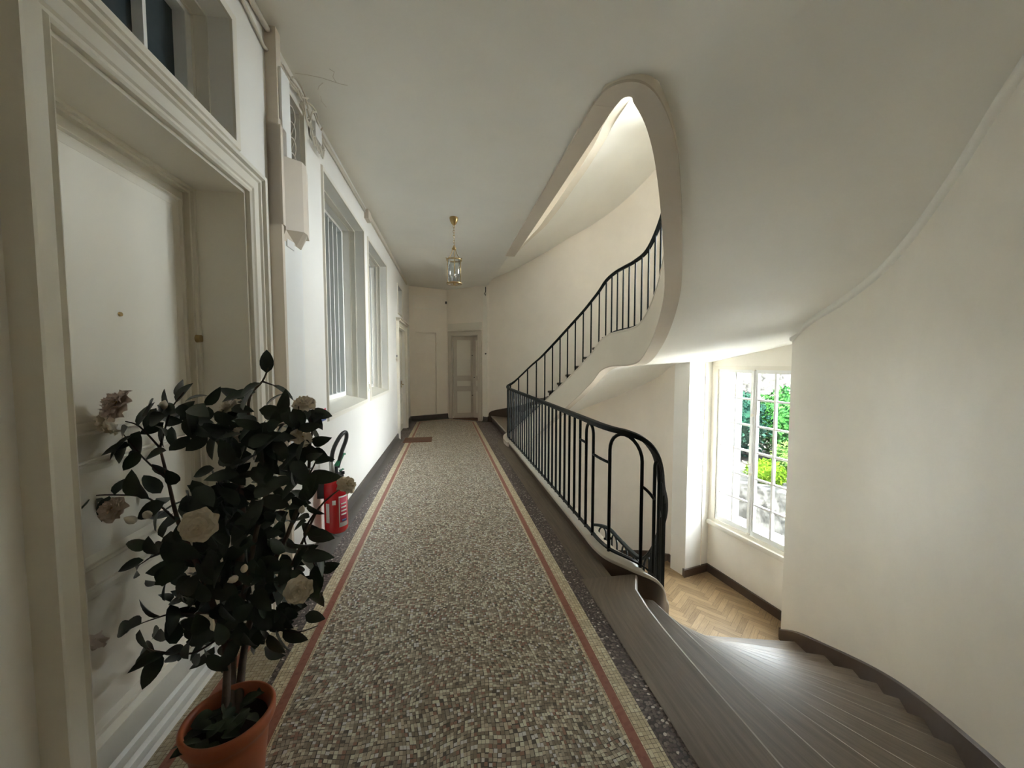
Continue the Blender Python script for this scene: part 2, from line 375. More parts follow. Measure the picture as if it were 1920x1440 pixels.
wallFar = [Vector((3.736, 5.415, 0))]+crom([(3.73, 5.44, 0), (3.765, 5.92, 0), (3.80, 6.30, 0)]+[(x, y, 0) for x, y in reversed(W_FAR[:10])]+[(1.05, 9.66, 0)], 5)

# ------------------------------------------------------------------ outer walls
ZLO, ZHI = -4.2, 8.2
b = MB(); b.sweep(wallNear, [(0, ZLO), (.32, ZLO), (.32, ZHI), (0, ZHI)]); struct(b.build('wall_right', M['wall'], ang=50))
b = MB(); b.sweep(wallFar, [(0, ZLO), (.32, ZLO), (.32, ZHI), (0, ZHI)]); struct(b.build('wall_far', M['wall_b'], ang=50))
# window niche
WIN_S0, WIN_S1, WZ0, WZ1 = .10, 1.46, -1.04, 1.45
b = MB()
LN = (NB-NA).length
zs = [ZLO]
for dz in (-STOREY, 0, STOREY): zs += [WZ0+dz, WZ1+dz]
zs = [z for z in zs if ZLO <= z <= ZHI] + [ZHI]
for nm, o0, o1, mm in (('wall_window', 0, .10, 'wall'), ('wall_window_outside', .10, .55, 'outer')):
    b = MB()
    b.box(-.45, WIN_S0, o0, o1, ZLO, ZHI, NW); b.box(WIN_S1, LN+.35, o0, o1, ZLO, ZHI, NW)
    prev = ZLO
    for dz in (-STOREY, 0, STOREY):
        z0, z1 = max(ZLO, WZ0+dz), WZ1+dz
        if z0 > prev+.01: b.box(WIN_S0, WIN_S1, o0, o1, prev, z0, NW)
        prev = z1
    b.box(WIN_S0, WIN_S1, o0, o1, prev, ZHI, NW)
    struct(b.build(nm, M[mm]))
b = MB()
b.sweep([Vector((3.728, 5.408, 0)), Vector((4.30, 5.543, 0))], [(0, ZLO), (-.3, ZLO), (-.3, ZHI), (0, ZHI)])
struct(b.build('wall_niche', M['wall_l']))
b = MB(); b.sweep([Vector((4.05, 3.95, 0)), Vector((4.5, 3.95, 0))], [(0, ZLO), (.3, ZLO), (.3, ZHI), (0, ZHI)])
struct(b.build('wall_niche_right', M['wall']))

# ------------------------------------------------------------------ corridor walls
TH = .0121
P0 = Vector((-1.0, 2.0, 0)); DU = Vector((math.sin(TH), math.cos(TH), 0)); DN = Vector((-math.cos(TH), math.sin(TH), 0))
def LW(u, w_, z): return P0+DU*(u-2)+DN*w_+Vector((0, 0, z))     # along the left wall, into the wall, up
HOLES = [('door_1', 1.22, 2.21, 0, 2.37, .235), ('transom', 1.32, 2.12, 2.57, 3.13, .20), ('win1', 3.45, 4.93, 1.04, 3.065, .27),
         ('win2', 5.19, 6.59, 1.04, 3.05, .27), ('win3', 7.95, 8.62, 2.50, 3.03, .15), ('door_2', 7.78, 9.00, 0, 2.20, .10),
         ('box', 2.72, 2.98, 2.72, 3.22, .14)]
def wall_cells(b, u0, u1, z0, z1, holes, T):
    us = sorted({u0, u1, *[h[1] for h in holes], *[h[2] for h in holes]}); zz = sorted({z0, z1, *[h[3] for h in holes], *[h[4] for h in holes]})
    for a, c_ in zip(us, us[1:]):
        for d, e_ in zip(zz, zz[1:]):
            mu, mz = (a+c_)/2, (d+e_)/2
            hs = [h for h in holes if h[1] < mu < h[2] and h[3] < mz < h[4]]
            if hs: b.box(a, c_, hs[0][5]+.06, .45, d, e_, T)
            else: b.box(a, c_, 0, .45, d, e_, T)
b = MB(); wall_cells(b, -1.7, 9.62, 0, 3.6, HOLES, LW); struct(b.build('wall_left', M['wall_l']))
E0 = LW(9.6, 0, 0)
EA, EB, EC, ED = Vector((E0.x, E0.y, 0)), Vector((-.90, 10.05, 0)), Vector((.04, 10.46, 0)), Vector((1.05, 9.66, 0))
def plane(A, B):
    t = (B-A).normalized(); n = Vector((-t.y, t.x, 0))
    return lambda u, w_, z: A+t*u+n*w_+Vector((0, 0, z)), (B-A).length
TD, LD = plane(EB, EC)       # diagonal wall with blind panel
TE, LE = plane(EC, ED)       # wall with the end door
b = MB(); T0, l0 = plane(EA, EB); b.box(0, l0, 0, .3, -.3, 3.6, T0); struct(b.build('wall_end_left', M['wall_l']))
b = MB(); wall_cells(b, 0, LD, -.3, 3.6, [('p', .17, .72, .14, 2.28, .03)], TD); struct(b.build('wall_end', M['wall_b']))
D3A, D3B = .17, .98
b = MB(); wall_cells(b, 0, LE, 0, 3.6, [('d', D3A, D3B, 0, 2.20, .42)], TE); struct(b.build('wall_door', M['wall_b']))
# back of the corridor behind the viewer, and the short wall to its right
b = MB(); b.box(-1.3, 1.5, -2.0, -1.7, -.3, 3.6); struct(b.build('wall_back', M['wall']))
b = MB(); b.box(1.15, 1.47, -1.75, .19, -.3, 3.6); struct(b.build('wall_corner', M['wall']))
# second storey hall wall seen through the eye, opened behind for the added window
b = MB(); b.box(-1.3, -1.0, -1.7, 10.5, 3.6, ZHI); b.box(-1.3, 1.5, -2.0, -1.7, 3.6, 4.8); b.box(-1.3, 1.5, -2.0, -1.7, 7.0, ZHI); b.box(-1.3, -.85, -2.0, -1.7, 4.8, 7.0); b.box(1.0, 1.5, -2.0, -1.7, 4.8, 7.0); b.box(1.15, 1.47, -1.75, .19, 3.6, ZHI)
b.box(-1.3, 1.3, 10.2, 10.6, 3.6, ZHI)
struct(b.build('wall_upper', M['wall_l']))

b = MB(); b.box(-1.3, -1.0, -2.0, 10.6, ZLO, -.3); b.box(-1.3, 1.5, -2.0, -1.7, ZLO, -.3); b.box(1.15, 1.47, -1.75, .19, ZLO, -.3); b.box(-1.3, 1.3, 10.0, 10.6, ZLO, -.3)
struct(b.build('wall_lower', M['wall_l']))
added_win = empty('added_light_window', (.08, -1.85, 5.9)); struct(added_win)  # unseen window added to brighten the storey above
b = MB()
for x in (-.85, -.39, .055, .50, .95): b.box(x, x+.05, -1.88, -1.83, 4.8, 7.0)
for z in (4.8, 5.5, 6.2, 6.95): b.box(-.85, 1.0, -1.88, -1.83, z, z+.05)
b.build('window_frame', M['white_frame'], added_win)
b = MB(); b.box(-.85, 1.0, -1.86, -1.855, 4.8, 7.0); b.build('window_pane', M['glass2'], added_win)

# ------------------------------------------------------------------ floors
b = MB()
cor = [(-1.32, -1.75), (.95, -1.75), (.95, 2.45), (1.1, 2.6), (1.1, 7.1), (1.14, 7.3), (1.14, 9.7), (.4, 10.9), (-1.32, 10.9)]
b.prism([(-1.4, -1.75), (.96, -1.75), (.96, 10.9), (-1.4, 10.9)], -.35, 0)
b.prism([(.96, 7.1), (1.16, 7.2), (1.16, 10.0), (.96, 10.0)], -.35, 0)
struct(b.build('floor', M['mosaic']))
# the slab that carries the border board
b = MB(); b.prism([(.95, -1.75), (1.14, -1.75), (1.16, 2.4), (1.12, 2.6), (1.12, 7.1), (.95, 7.2)], -.36, -.012); struct(b.build('floor_slab', M['band']))
b = MB()
def strip_uv(b, Lp, Rp, z0, z1):
    s_ = 0
    for i in range(len(Lp)-1):
        a, b_, c_, d = Lp[i], Lp[i+1], Rp[i+1], Rp[i]; s2 = s_+(Vector(b_)-Vector(a)).length
        wv = (Vector(a)-Vector(d)).length
        b.face([(a[0], a[1], z1), (d[0], d[1], z1), (c_[0], c_[1], z1), (b_[0], b_[1], z1)], [(s_, 0), (s_, wv), (s2, wv), (s2, 0)])
        b.face([(d[0], d[1], z1), (d[0], d[1], z0), (c_[0], c_[1], z0), (c_[0], c_[1], z1)], [(s_, 0), (s_, .05), (s2, .05), (s2, 0)])
        b.face([(a[0], a[1], z0), (a[0], a[1], z1), (b_[0], b_[1], z1), (b_[0], b_[1], z0)], [(s_, 0), (s_, .05), (s2, .05), (s2, 0)])
        s_ = s2
strip_uv(b, [(.93, 2.46), (.93, 3.5), (.92, 5), (.91, 6.4), (.93, 7.0), (1.0, 7.35)], [(1.13, 2.46), (1.13, 3.5), (1.13, 5), (1.12, 6.4), (1.09, 7.0), (1.15, 7.25)], -.03, .003)
struct(b.build('floor_border', M['board']))

# landing with herringbone
def clip(sub, cl):
    out = sub
    for i in range(len(cl)):
        a, b_ = cl[i], cl[(i+1) % len(cl)]; inp = out; out = []
        if not inp: return []
        ins = lambda p: (b_[0]-a[0])*(p[1]-a[1])-(b_[1]-a[1])*(p[0]-a[0]) >= 0
        for j in range(len(inp)):
            p, q = inp[j-1], inp[j]
            def X():
                dx, dy = q[0]-p[0], q[1]-p[1]; ex, ey = b_[0]-a[0], b_[1]-a[1]
                t = ((a[0]-p[0])*ey-(a[1]-p[1])*ex)/(dx*ey-dy*ex); return (p[0]+t*dx, p[1]+t*dy)
            if ins(q):
                if not ins(p): out.append(X())
                out.append(q)
            elif ins(p): out.append(X())
    return out
landA = [(2.38, 4.12), (4.03, 3.72), (4.06, 3.96), (3.86, 5.47), (3.79, 5.93), (2.34, 5.50)]
landB = [(4.06, 3.96), (4.41, 3.95), (4.21, 5.56), (3.86, 5.47)]
LZ = -STOREY/2
b = MB(); pw, plh, n_ = .075, .375, 5
ang = math.radians(38); ca, sa = math.cos(ang), math.sin(ang)
rr = random.Random(3)
for i in range(-40, 60):
    for j in range(-12, 14):
        for kind in (0, 1):
            # classic herringbone lattice
            ox = i*pw+j*plh; oy = i*pw-j*plh
            if kind == 0: R = [(ox, oy), (ox+plh, oy), (ox+plh, oy+pw), (ox, oy+pw)]
            else: R = [(ox-pw, oy), (ox, oy), (ox, oy+plh), (ox-pw, oy+plh)]
            gp = .0012
            cxm = sum(p[0] for p in R)/4; cym = sum(p[1] for p in R)/4
            W = [(3.2+(p[0]-math.copysign(gp, p[0]-cxm))*ca-(p[1]-math.copysign(gp, p[1]-cym))*sa, 4.8+(p[0]-math.copysign(gp, p[0]-cxm))*sa+(p[1]-math.copysign(gp, p[1]-cym))*ca) for p in R]
            if not any(2 < p[0] < 4.7 and 3.3 < p[1] < 6.3 for p in W): continue
            t_ = rr.random(); cc = (.20+.26*t_, .125+.19*t_, .06+.11*t_)
            for cl in (landA, landB):
                q = clip(W, cl)
                if len(q) > 2:
                    inv = [((p[0]-3.2)*ca+(p[1]-4.8)*sa, -(p[0]-3.2)*sa+(p[1]-4.8)*ca) for p in q]
                    uvs = [(x, y+t_*9) if kind == 0 else (y, x+t_*9) for x, y in inv]
                    b.face([(x, y, LZ) for x, y in q], uvs, cc)
lf = struct(b.build('floor_landing', M['parquet']))
b = MB(); b.prism(landA, LZ-.4, LZ-.002); b.prism(landB, LZ-.4, LZ-.0025); struct(b.build('floor_landing_base', M['skirt']))
b = MB(); b.prism([(-1.5, -2), (5, -2), (5, 11), (-1.5, 11)], -4.1, -3.9); struct(b.build('floor_ground', M['string']))

# ------------------------------------------------------------------ stair flights
def line_pts(S, W, n=8, bow=None):
    S, W = Vector((*S, 0)), Vector((*W, 0)); out = []
    for k in range(n+1):
        t = k/n; p = S.lerp(W, t)
        if bow: p = p+bow(t)
        out.append(p)
    return out
def make_flight(name, Sn, Wn, zfun, label, first_back, overh, boww=True):
    """Sn/Wn: nosing end points; zfun(k): height of the tread whose nosing is k; the back edge of tread k is the next higher nosing."""
    root = empty(name, (0, 0, 0), label, 'staircase')
    lines = [line_pts(s_, w_) for s_, w_ in zip(Sn, Wn)]
    return root, lines
def tread_mesh(front, back, z, th=.042, nose=.03):
    b = MB(); bn = MB(); n = len(front)
    s_ = 0
    fr = []
    for f_, k_ in zip(front, back):
        d = (f_-k_); d = d.normalized() if d.length > 1e-6 else Vector((0, 0, 0)); fr.append((f_+d*nose, d))
    for i in range(n-1):
        (f0, d0), (f1, d1_) = fr[i], fr[i+1]; k0, k1 = back[i], back[i+1]
        s2 = s_+(f1-f0).length; w0, w1 = (f0-k0).length, (f1-k1).length
        r = th/2
        prof0 = [k0-d0*.02]+[f0-d0*r*.9]+[f0-d0*(r*.3)]+[f0]+[f0-d0*(r*.3)]+[f0-d0*r]+[k0-d0*.02]
        prof1 = [k1-d1_*.02]+[f1-d1_*r*.9]+[f1-d1_*(r*.3)]+[f1]+[f1-d1_*(r*.3)]+[f1-d1_*r]+[k1-d1_*.02]
        zz = [z, z, z-r*.3, z-r, z-th+r*.3, z-th, z-th]
        v0 = [w0, .02, .01, 0, -.01, -.02, -w0]; v1 = [w1, .02, .01, 0, -.01, -.02, -w1]
        for k in range(6):
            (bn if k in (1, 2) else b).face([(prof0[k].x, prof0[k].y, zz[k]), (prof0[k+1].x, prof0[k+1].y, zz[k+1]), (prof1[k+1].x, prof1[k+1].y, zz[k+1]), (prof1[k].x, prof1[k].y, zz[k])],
                   [(s_, v0[k]+z*7), (s_, v0[k+1]+z*7), (s2, v1[k+1]+z*7), (s2, v1[k]+z*7)])
        s_ = s2
    return b, bn
def riser_mesh(front, back, z0, z1):
    b = MB(); A = []; 
    for f_, k_ in zip(front, back):
        d = (f_-k_).normalized() if (f_-k_).length > 1e-6 else Vector((0, 0, 0)); A.append((f_-d*.002, f_-d*.03))
    b.ring([[(a.x, a.y, z0), (a.x, a.y, z1), (c_.x, c_.y, z1), (c_.x, c_.y, z0)] for a, c_ in A]); return b

R = .16
# A: from our floor down to the window landing; nosing k at z=-R*k
fa = empty('stair_flight', (0, 0, 0), 'worn wooden winding stairs fanning down from the hall floor to the window landing', 'staircase')
lines = []
for k, (s_, w_) in enumerate(zip(S_DOWN, W_DOWN)):
    if k == 0:
        P = crom([(1.30, 2.46, 0), (1.235, 2.38, 0), (1.195, 2.2, 0), (1.18, 1.95, 0), (1.185, 1.6, 0), (1.20, 1.15, 0), (1.21, .16, 0)], 4)
        Ln = lens(P); lines.append([atlen(P, Ln, Ln[-1]*i/12) for i in range(13)])
    else:
        amp = .03*(1-k/11)+.01
        lines.append([p for p in line_pts(s_, w_, 12, lambda t, a=amp: Vector((-a*math.sin(math.pi*t), 0, 0)))])
back0 = [Vector((.93, p.y, 0)) for p in lines[0]]
for k in range(12):
    bk = back0 if k == 0 else lines[k-1]
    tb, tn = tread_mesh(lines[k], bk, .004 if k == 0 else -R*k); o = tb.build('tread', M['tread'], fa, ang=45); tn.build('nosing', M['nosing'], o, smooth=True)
    riser_mesh(lines[k], bk, -R*(k+1)-.0, -R*k-.03).build('riser', M['tread'], fa)
def prof_rect(a0, a1, z0, z1): return [(a0, z0), (a1, z0), (a1, z1), (a0, z1)]
CAPN = [(-.055, -.010), (-.060, .0), (-.058, .016), (-.050, .022), (.078, .022), (.086, .016), (.088, 0), (.084, -.010)]
CAPM = [(-a, z) for a, z in CAPN]
CAP = [(-.084, -.010), (-.088, .0), (-.086, .016), (-.078, .022), (.078, .022), (.086, .016), (.088, 0), (.084, -.010)]
iC = 0
def seg(path, a, b_): return [p for p in path[a:b_]]
b = MB(); b.sweep(lowerP, prof_rect(-.08, .052, -.42, 0)); b.build('string', M['string'], fa, ang=40)
b = MB(); b.sweep(lowerP[:78], prof_rect(.052, .0565, -.30, -.008)); b.build('string_face', M['board2'], fa, ang=40)
b = MB(); b.sweep(lowerP, CAPM); b.build('string_cap', M['capw'], fa, ang=40)
# curb along the corridor
b = MB(); corP = [Vector((1.17, 2.95, .06)), Vector((1.165, 4.8, .06)), Vector((1.15, 6.7, .06))]
b.sweep(corP, prof_rect(-.052, .08, -.42, 0)); struct(b.build('trim_1', M['string']))
b = MB(); b.sweep(corP, prof_rect(-.0565, -.052, -.06, -.008)); struct(b.build('trim_9', M['board2']))
b = MB(); b.sweep(corP, CAPN); struct(b.build('trim_2', M['capw']))
# skirting of flight A: top follows the nosings
top = [Vector((x, y, -R*k+.13)) for k, (x, y) in enumerate(W_DOWN)]+[Vector((4.05, 3.95, LZ+.13))]
tp = crom(top, 5)
b = MB(); b.sweep(tp, [(-.022, -.62), (.02, -.62), (.02, 0), (-.006, 0), (-.022, -.012)]); b.build('skirting', M['skirt'], fa, ang=40)

# B: upper flight, nosing k (1..12) at z=+R*k, back edge is next nosing
def far_flight(dz, S, label, full_near):
    r_ = empty('stair_flight', (0, 0, 0), label, 'staircase')
    lines = [line_pts(s_, w_) for s_, w_ in zip(S, W_FAR)]
    for k in range(12):
        z = R*(k+1)+dz
        if k < 11:
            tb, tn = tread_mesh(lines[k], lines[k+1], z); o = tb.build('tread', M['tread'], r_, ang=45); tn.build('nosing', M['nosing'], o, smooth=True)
        riser_mesh(lines[k], lines[min(k+1, 11)] if k < 11 else [p+(p-q)*1 for p, q in zip(lines[11], lines[10])], z-R, z-.03).build('riser', M['skirt'], r_)
    tpf = crom([Vector((1.05, 9.66, dz+.14))]+[Vector((x, y, R*(k+1)+dz+.12)) for k, (x, y) in enumerate(W_FAR)], 4)
    b = MB(); b.sweep(tpf, [(-.02, -.40), (.022, -.40), (.022, -.012), (.006, 0), (-.02, 0)]); b.build('skirting', M['skirt'], r_, ang=40)
    return r_
fb = far_flight(0, S_FAR, 'winding stairs climbing from the far end of the hall, cream string and dark skirting', True)
fc = far_flight(-STOREY, S_FAR_L, 'lower stairs dropping away behind the window landing', False)
b = MB(); b.sweep(upperP, [(-.08, -.49), (.08, -.49), (.08, 0), (-.08, 0)]); b.build('string', M['string'], fb, ang=40)
b = MB(); b.sweep(upperP, [(-.082, -.505), (.082, -.505), (.082, -.485), (-.082, -.485)]); b.build('shaded_underside', M['band'], fb, ang=40)  # thin strip carrying the painted shade of the underside
b = MB(); b.sweep(upperP, CAP); b.build('string_cap', M['capw'], fb, ang=40)
# upper landing + upper corridor floor + their strings
b = MB(); b.prism([(2.66, 4.95), (4.06, 4.05), (4.41, 4.05), (4.2, 5.56), (3.75, 5.46), (3.84, 5.92), (2.56, 6.08)], -LZ-.04, -LZ); struct(b.build('floor_upper_landing', M['tread']))
b = MB(); b.prism([(-1.4, -1.75), (1.10, -1.75), (1.10, 10.9), (-1.4, 10.9)], STOREY-.2, STOREY); struct(b.build('floor_upper', M['string']))

# ------------------------------------------------------------------ ceilings and soffits
upL = lens(upperP)
CZ = 3.42
def smin(v): return CZ-.05*math.log(1+math.exp((CZ-v)/.05))
def upz(x, y):
    i = min(range(len(upperP)), key=lambda i: (upperP[i].x-x)**2+(upperP[i].y-y)**2); return upperP[i].z
def on_up(frac): return atlen(upperP, upL, upL[-1]*frac)
outer_up = offset(upperP, .075)       # side of the string towards the wall (travel: far -> near, wall on the left of travel?)
# decide the side by distance from the well centre
cen = Vector((1.7, 5.0, 0))
if (outer_up[60]-cen).length < (upperP[60]-cen).length: outer_up = offset(upperP, -.075)
SIDE = 1 if (offset(upperP, .05)[60]-cen).length > (upperP[60]-cen).length else -1
def wellpt(x, y):
    i = min(range(len(outer_up)), key=lambda i: (upperP[i].x-x)**2+(upperP[i].y-y)**2); p = outer_up[i]; return Vector((p.x, p.y, upperP[i].z))
ST = []   # (well xyz, wall xyz) at the base storey
ST.append((Vector((1.13, 7.05, -.42)), Vector((1.05, 9.75, -.42))))
for k in range(12):
    p = wellpt(*[(1.17, 7.22), (1.30, 7.31), (1.46, 7.29), (1.62, 7.25), (1.79, 7.17), (1.92, 7.05), (2.04, 6.90), (2.15, 6.74), (2.26, 6.58), (2.36, 6.42), (2.46, 6.25), (2.56, 6.02)][k])
    ST.append((Vector((p.x, p.y, max(-.42, p.z-.44))), Vector((W_FAR[k][0], W_FAR[k][1], max(-.42, R*(k+1)-.45)))))
p = wellpt(2.62, 5.4); ST.append((Vector((p.x, p.y, p.z-.44)), Vector((3.73, 5.46, 1.50))))
p = wellpt(2.64, 4.85); ST.append((Vector((p.x, p.y, p.z-.44)), Vector((4.05, 3.97, 1.80))))
for k in range(11, -1, -1):
    q = [(1.24, 2.60), (1.36, 2.57), (1.46, 2.60), (1.60, 2.70), (1.76, 2.88), (1.90, 3.07), (2.05, 3.28), (2.18, 3.47), (2.30, 3.65), (2.42, 3.87), (2.52, 4.12), (2.61, 4.42)][k]
    p = wellpt(*q); ST.append((Vector((p.x, p.y, smin(p.z-.44+(.12, .10, .06, .02, 0, 0)[min(k, 5)]))), Vector((W_DOWN[k][0], W_DOWN[k][1], smin(3.75-R*k)))))
def soffit(dz):
    A = crom([a for a, _ in ST], 4); B = crom([c_ for _, c_ in ST], 4)
    # keep corners exact near the niche: simple linear blend there is fine
    b = MB(); rings = []
    for a, c_ in zip(A, B):
        d = Vector((c_.x-a.x, c_.y-a.y, 0)).normalized()
        a2 = Vector((a.x, a.y, min(a.z, CZ))); c2 = Vector((c_.x, c_.y, min(c_.z, CZ)))+d*.12
        row = []
        for i in range(13):
            t = i/12; te = t; q = a2.lerp(c2, t); row.append((q.x, q.y, q.z+dz))
        rings.append(row)
    b.ring(rings, False, False)
    # niche ceiling
    b.face([(3.70, 5.43, 1.495+dz), (4.3, 5.62, 1.495+dz), (4.5, 3.85, 1.81+dz), (4.05, 3.85, 1.81+dz)])
    return b
def flat_ceiling(dz):
    b = MB(); z = CZ+dz
    ys = [-1.8, .16, .42, 1.5, 2.5, 2.62, 2.8, 3.2, 4, 5, 6, 6.7, 7.0, 7.05, 8, 9, 9.75, 10.9]
    def xr(y):
        if y <= 2.5: return 1.24 if y > .1 else 1.2
        if y <= 7.0: return 1.105
        return 1.13-(y-7)*.03
    xl = -1.35
    rows = [[(xl+(xr(y)-xl)*i/6, y, z) for i in range(7)] for y in ys]; b.ring(rows, False, False)
    b.face([(1.0, 9.6, z), (1.3, 9.6, z), (1.3, 10.9, z), (1.0, 10.9, z)])
    return b
for nm, dz in (('ceiling', 0), ('ceiling_upper', STOREY)):
    b = flat_ceiling(dz); s2 = soffit(dz); n0 = len(b.v)
    b.v += s2.v; b.f += [tuple(i+n0 for i in f_) for f_ in s2.f]; b.mi += s2.mi
    struct(b.build(nm, M['ceil'], smooth=True, ang=35))
# shade-painted string underside band of the corridor opening above, and the next storey's stringer
def copy_up(o, dz):
    c_ = o.copy(); C.objects.link(c_); c_.location.z += dz; return c_
b = MB(); cu = [Vector((1.17, 2.80, 3.90)), Vector((1.165, 4.8, 3.90)), Vector((1.15, 6.9, 3.90))]
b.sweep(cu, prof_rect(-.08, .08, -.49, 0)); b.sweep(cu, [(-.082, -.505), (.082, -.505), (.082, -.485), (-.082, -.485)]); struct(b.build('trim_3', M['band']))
b = MB(); b.sweep([p+Vector((0, 0, STOREY)) for p in upperP], prof_rect(-.08, .08, -.45, 0)); struct(b.build('trim_4', M['string'], ang=40))
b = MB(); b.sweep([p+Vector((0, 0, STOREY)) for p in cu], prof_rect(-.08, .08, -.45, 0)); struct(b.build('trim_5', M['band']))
b = MB(); b.box(-1.5, 5, -2, 11, ZHI, ZHI+.2); struct(b.build('ceiling_roof', M['ceil']))

# ------------------------------------------------------------------ railing
rail = empty('stair_railing', (1.17, 2.9, 0), 'dark green-black iron stair railing with plain bars and looped arches, running along the hall edge', 'railing')
corTop = [Vector((1.17, 2.95, .06)), Vector((1.165, 4.8, .06)), Vector((1.15, 6.7, .06))]
full = list(reversed(lowerP))+[Vector((1.168, 3.8, .06)), Vector((1.165, 4.8, .06)), Vector((1.158, 5.8, .06))]+upperP
fL = lens(full)
HB = .95
HR = [(-.026, HB), (-.030, HB+.010), (-.024, HB+.024), (0, HB+.030), (.024, HB+.024), (.030, HB+.010), (.026, HB)]
b = MB(); b.sweep(full, HR); b.sweep(full, [(-.018, HB-.012), (.018, HB-.012), (.018, HB), (-.018, HB)]); b.build('handrail', M['iron'], rail, ang=50)
b = MB(); b.sweep(full, [(-.014, .045), (.014, .045), (.014, .057), (-.014, .057)]); b.build('bottom_bar', M['iron'], rail)
RB = .0122
def railpt(s_, h): p = atlen(full, fL, s_); return Vector((p.x, p.y, p.z+h))
def baluster(s_):
    b = MB(); b.tube([railpt(s_, .03), railpt(s_, HB-.005)], RB, 8); b.build('baluster', M['iron'], rail, ang=40)
def arch(s0, s1, top=HB-.012, nm='arch'):
    sm, r = (s0+s1)/2, (s1-s0)/2; P = [railpt(s0, .03), railpt(s0, top-r*1.15)]
    pa, pb = atlen(full, fL, s0), atlen(full, fL, s1)
    for k in range(1, 12):
        a = math.pi*(1-k/12); s_ = sm+r*math.cos(a); q = atlen(full, fL, s_)
        P.append(Vector((q.x, q.y, q.z+top-r*1.15+r*1.15*math.sin(a))))
    P += [railpt(s1, top-r*1.15), railpt(s1, .03)]
    b = MB(); b.tube(P, RB*1.05, 8); b.build(nm, M['iron'], rail, smooth=True)
def link(s0, s1, h):
    n = 5; b = MB(); b.tube([railpt(s0+(s1-s0)*k/n, h) for k in range(n+1)], RB*.9, 8); b.build('link_bar', M['iron'], rail, smooth=True)
sc0 = nearest(full, fL, 1.17, 2.95)
def sn(x, y, lo=None, hi=None):
    c_ = [i for i in range(len(full)) if (lo is None or fL[i] >= lo) and (hi is None or fL[i] <= hi)]
    i = min(c_, key=lambda i: (full[i].x-x)**2+(full[i].y-y)**2); return fL[i]
s_c = sn(1.17, 2.95, hi=sc0+.3)
sA = [s_c+.02, s_c+.17]                            # loop 1 legs at y 2.93, 3.08
arch(s_c-.03, s_c+.13)
s2a, s2b = sn(1.19, 2.66, hi=s_c), sn(1.36, 2.49, hi=s_c)
arch(s2b, s2a)
s3a, s3b = sn(1.49, 2.54, hi=s_c), sn(1.58, 2.64, hi=s_c); arch(s3b-.02, s3a)
s4a = s3b-.15; s4b = s4a-.15; arch(s4b, s4a)
link(s_c+.13, s_c+.28, .76); link(s2a, s_c-.03, .70); link(s3a, s2b, .62); link(s4a, s3b-.02, .64)
# lower landing arches
s_end = sn(1.9, 6.2, hi=s_c)
s_ = s4b-.16
land0 = sn(2.24, 3.9, hi=s_c)
while s_ > land0: baluster(s_); s_ -= .16
s_ = land0-.02
pv = None
while s_ > s_end:
    arch(s_-.17, s_)
    if pv: link(s_, pv, .66)
    pv = s_-.17; s_ -= .34
while s_ > .3: baluster(s_); s_ -= .25
# corridor bars
s_ = s_c+.28; s_far = sn(1.13, 7.05, lo=s_c, hi=s_c+5)
while s_ < s_far: baluster(s_); s_ += .150
s_top = fL[-1]-.1
while s_ < s_top: baluster(s_); s_ += .172
b = MB(); p = railpt(s2a+.01, .12); b.tube([p+Vector((-.0, 0, -.02)), p+Vector((.01, 0, .05))], .009, 8)
for q in ((.022, 0, 0), (-.022, 0, 0)):
    c_ = p+Vector(q); b.lathe([(0, -.011), (.009, -.006), (.011, 0), (.009, .006), (0, .011)], c_, 10)
b.build('finial', M['iron'], rail, smooth=True)

# ------------------------------------------------------------------ left wall joinery
CASE = [(0, 0), (0, .020), (.010, .026), (.018, .018), (.028, .018), (.034, .026), (.078, .026), (.084, .036), (.096, .036), (.102, .052), (.116, .056), (.122, .046), (.124, 0)]
def casing(T, u0, u1, z1, prof, z0=0, sc=1.0, closed=False):
    """moulding round an opening; prof = (outward, proud)"""
    b = MB(); rings = []
    if closed: cs = [(u0, z0, -1, -1), (u0, z1, -1, 1), (u1, z1, 1, 1), (u1, z0, 1, -1), (u0, z0, -1, -1)]
    else: cs = [(u0, z0, -1, 0), (u0, z1, -1, 1), (u1, z1, 1, 1), (u1, z0, 1, 0)]
    for u, z, a, c_ in cs: rings.append([T(u+a*o*sc, -p*sc, z+c_*o*sc) for o, p in prof])
    b.ring(rings, True, not closed); return b
def panel(b, T, u0, u1, z0, z1, w_, raise_=.012, bw=.028):
    """a moulded panel frame standing on a door face at depth w_ (w grows into the wall)"""
    prof = [(0, 0), (0, raise_), (.006, raise_+.004), (.012, raise_*.5), (.02, raise_*.7), (bw, .001), (bw, -.001)]
    cs = [(u0, z0, 1, 1), (u0, z1, 1, -1), (u1, z1, -1, -1), (u1, z0, -1, 1), (u0, z0, 1, 1)]
    b.ring([[T(u+a*o, w_-p, z+c_*o) for o, p in prof] for u, z, a, c_ in cs], True, False)
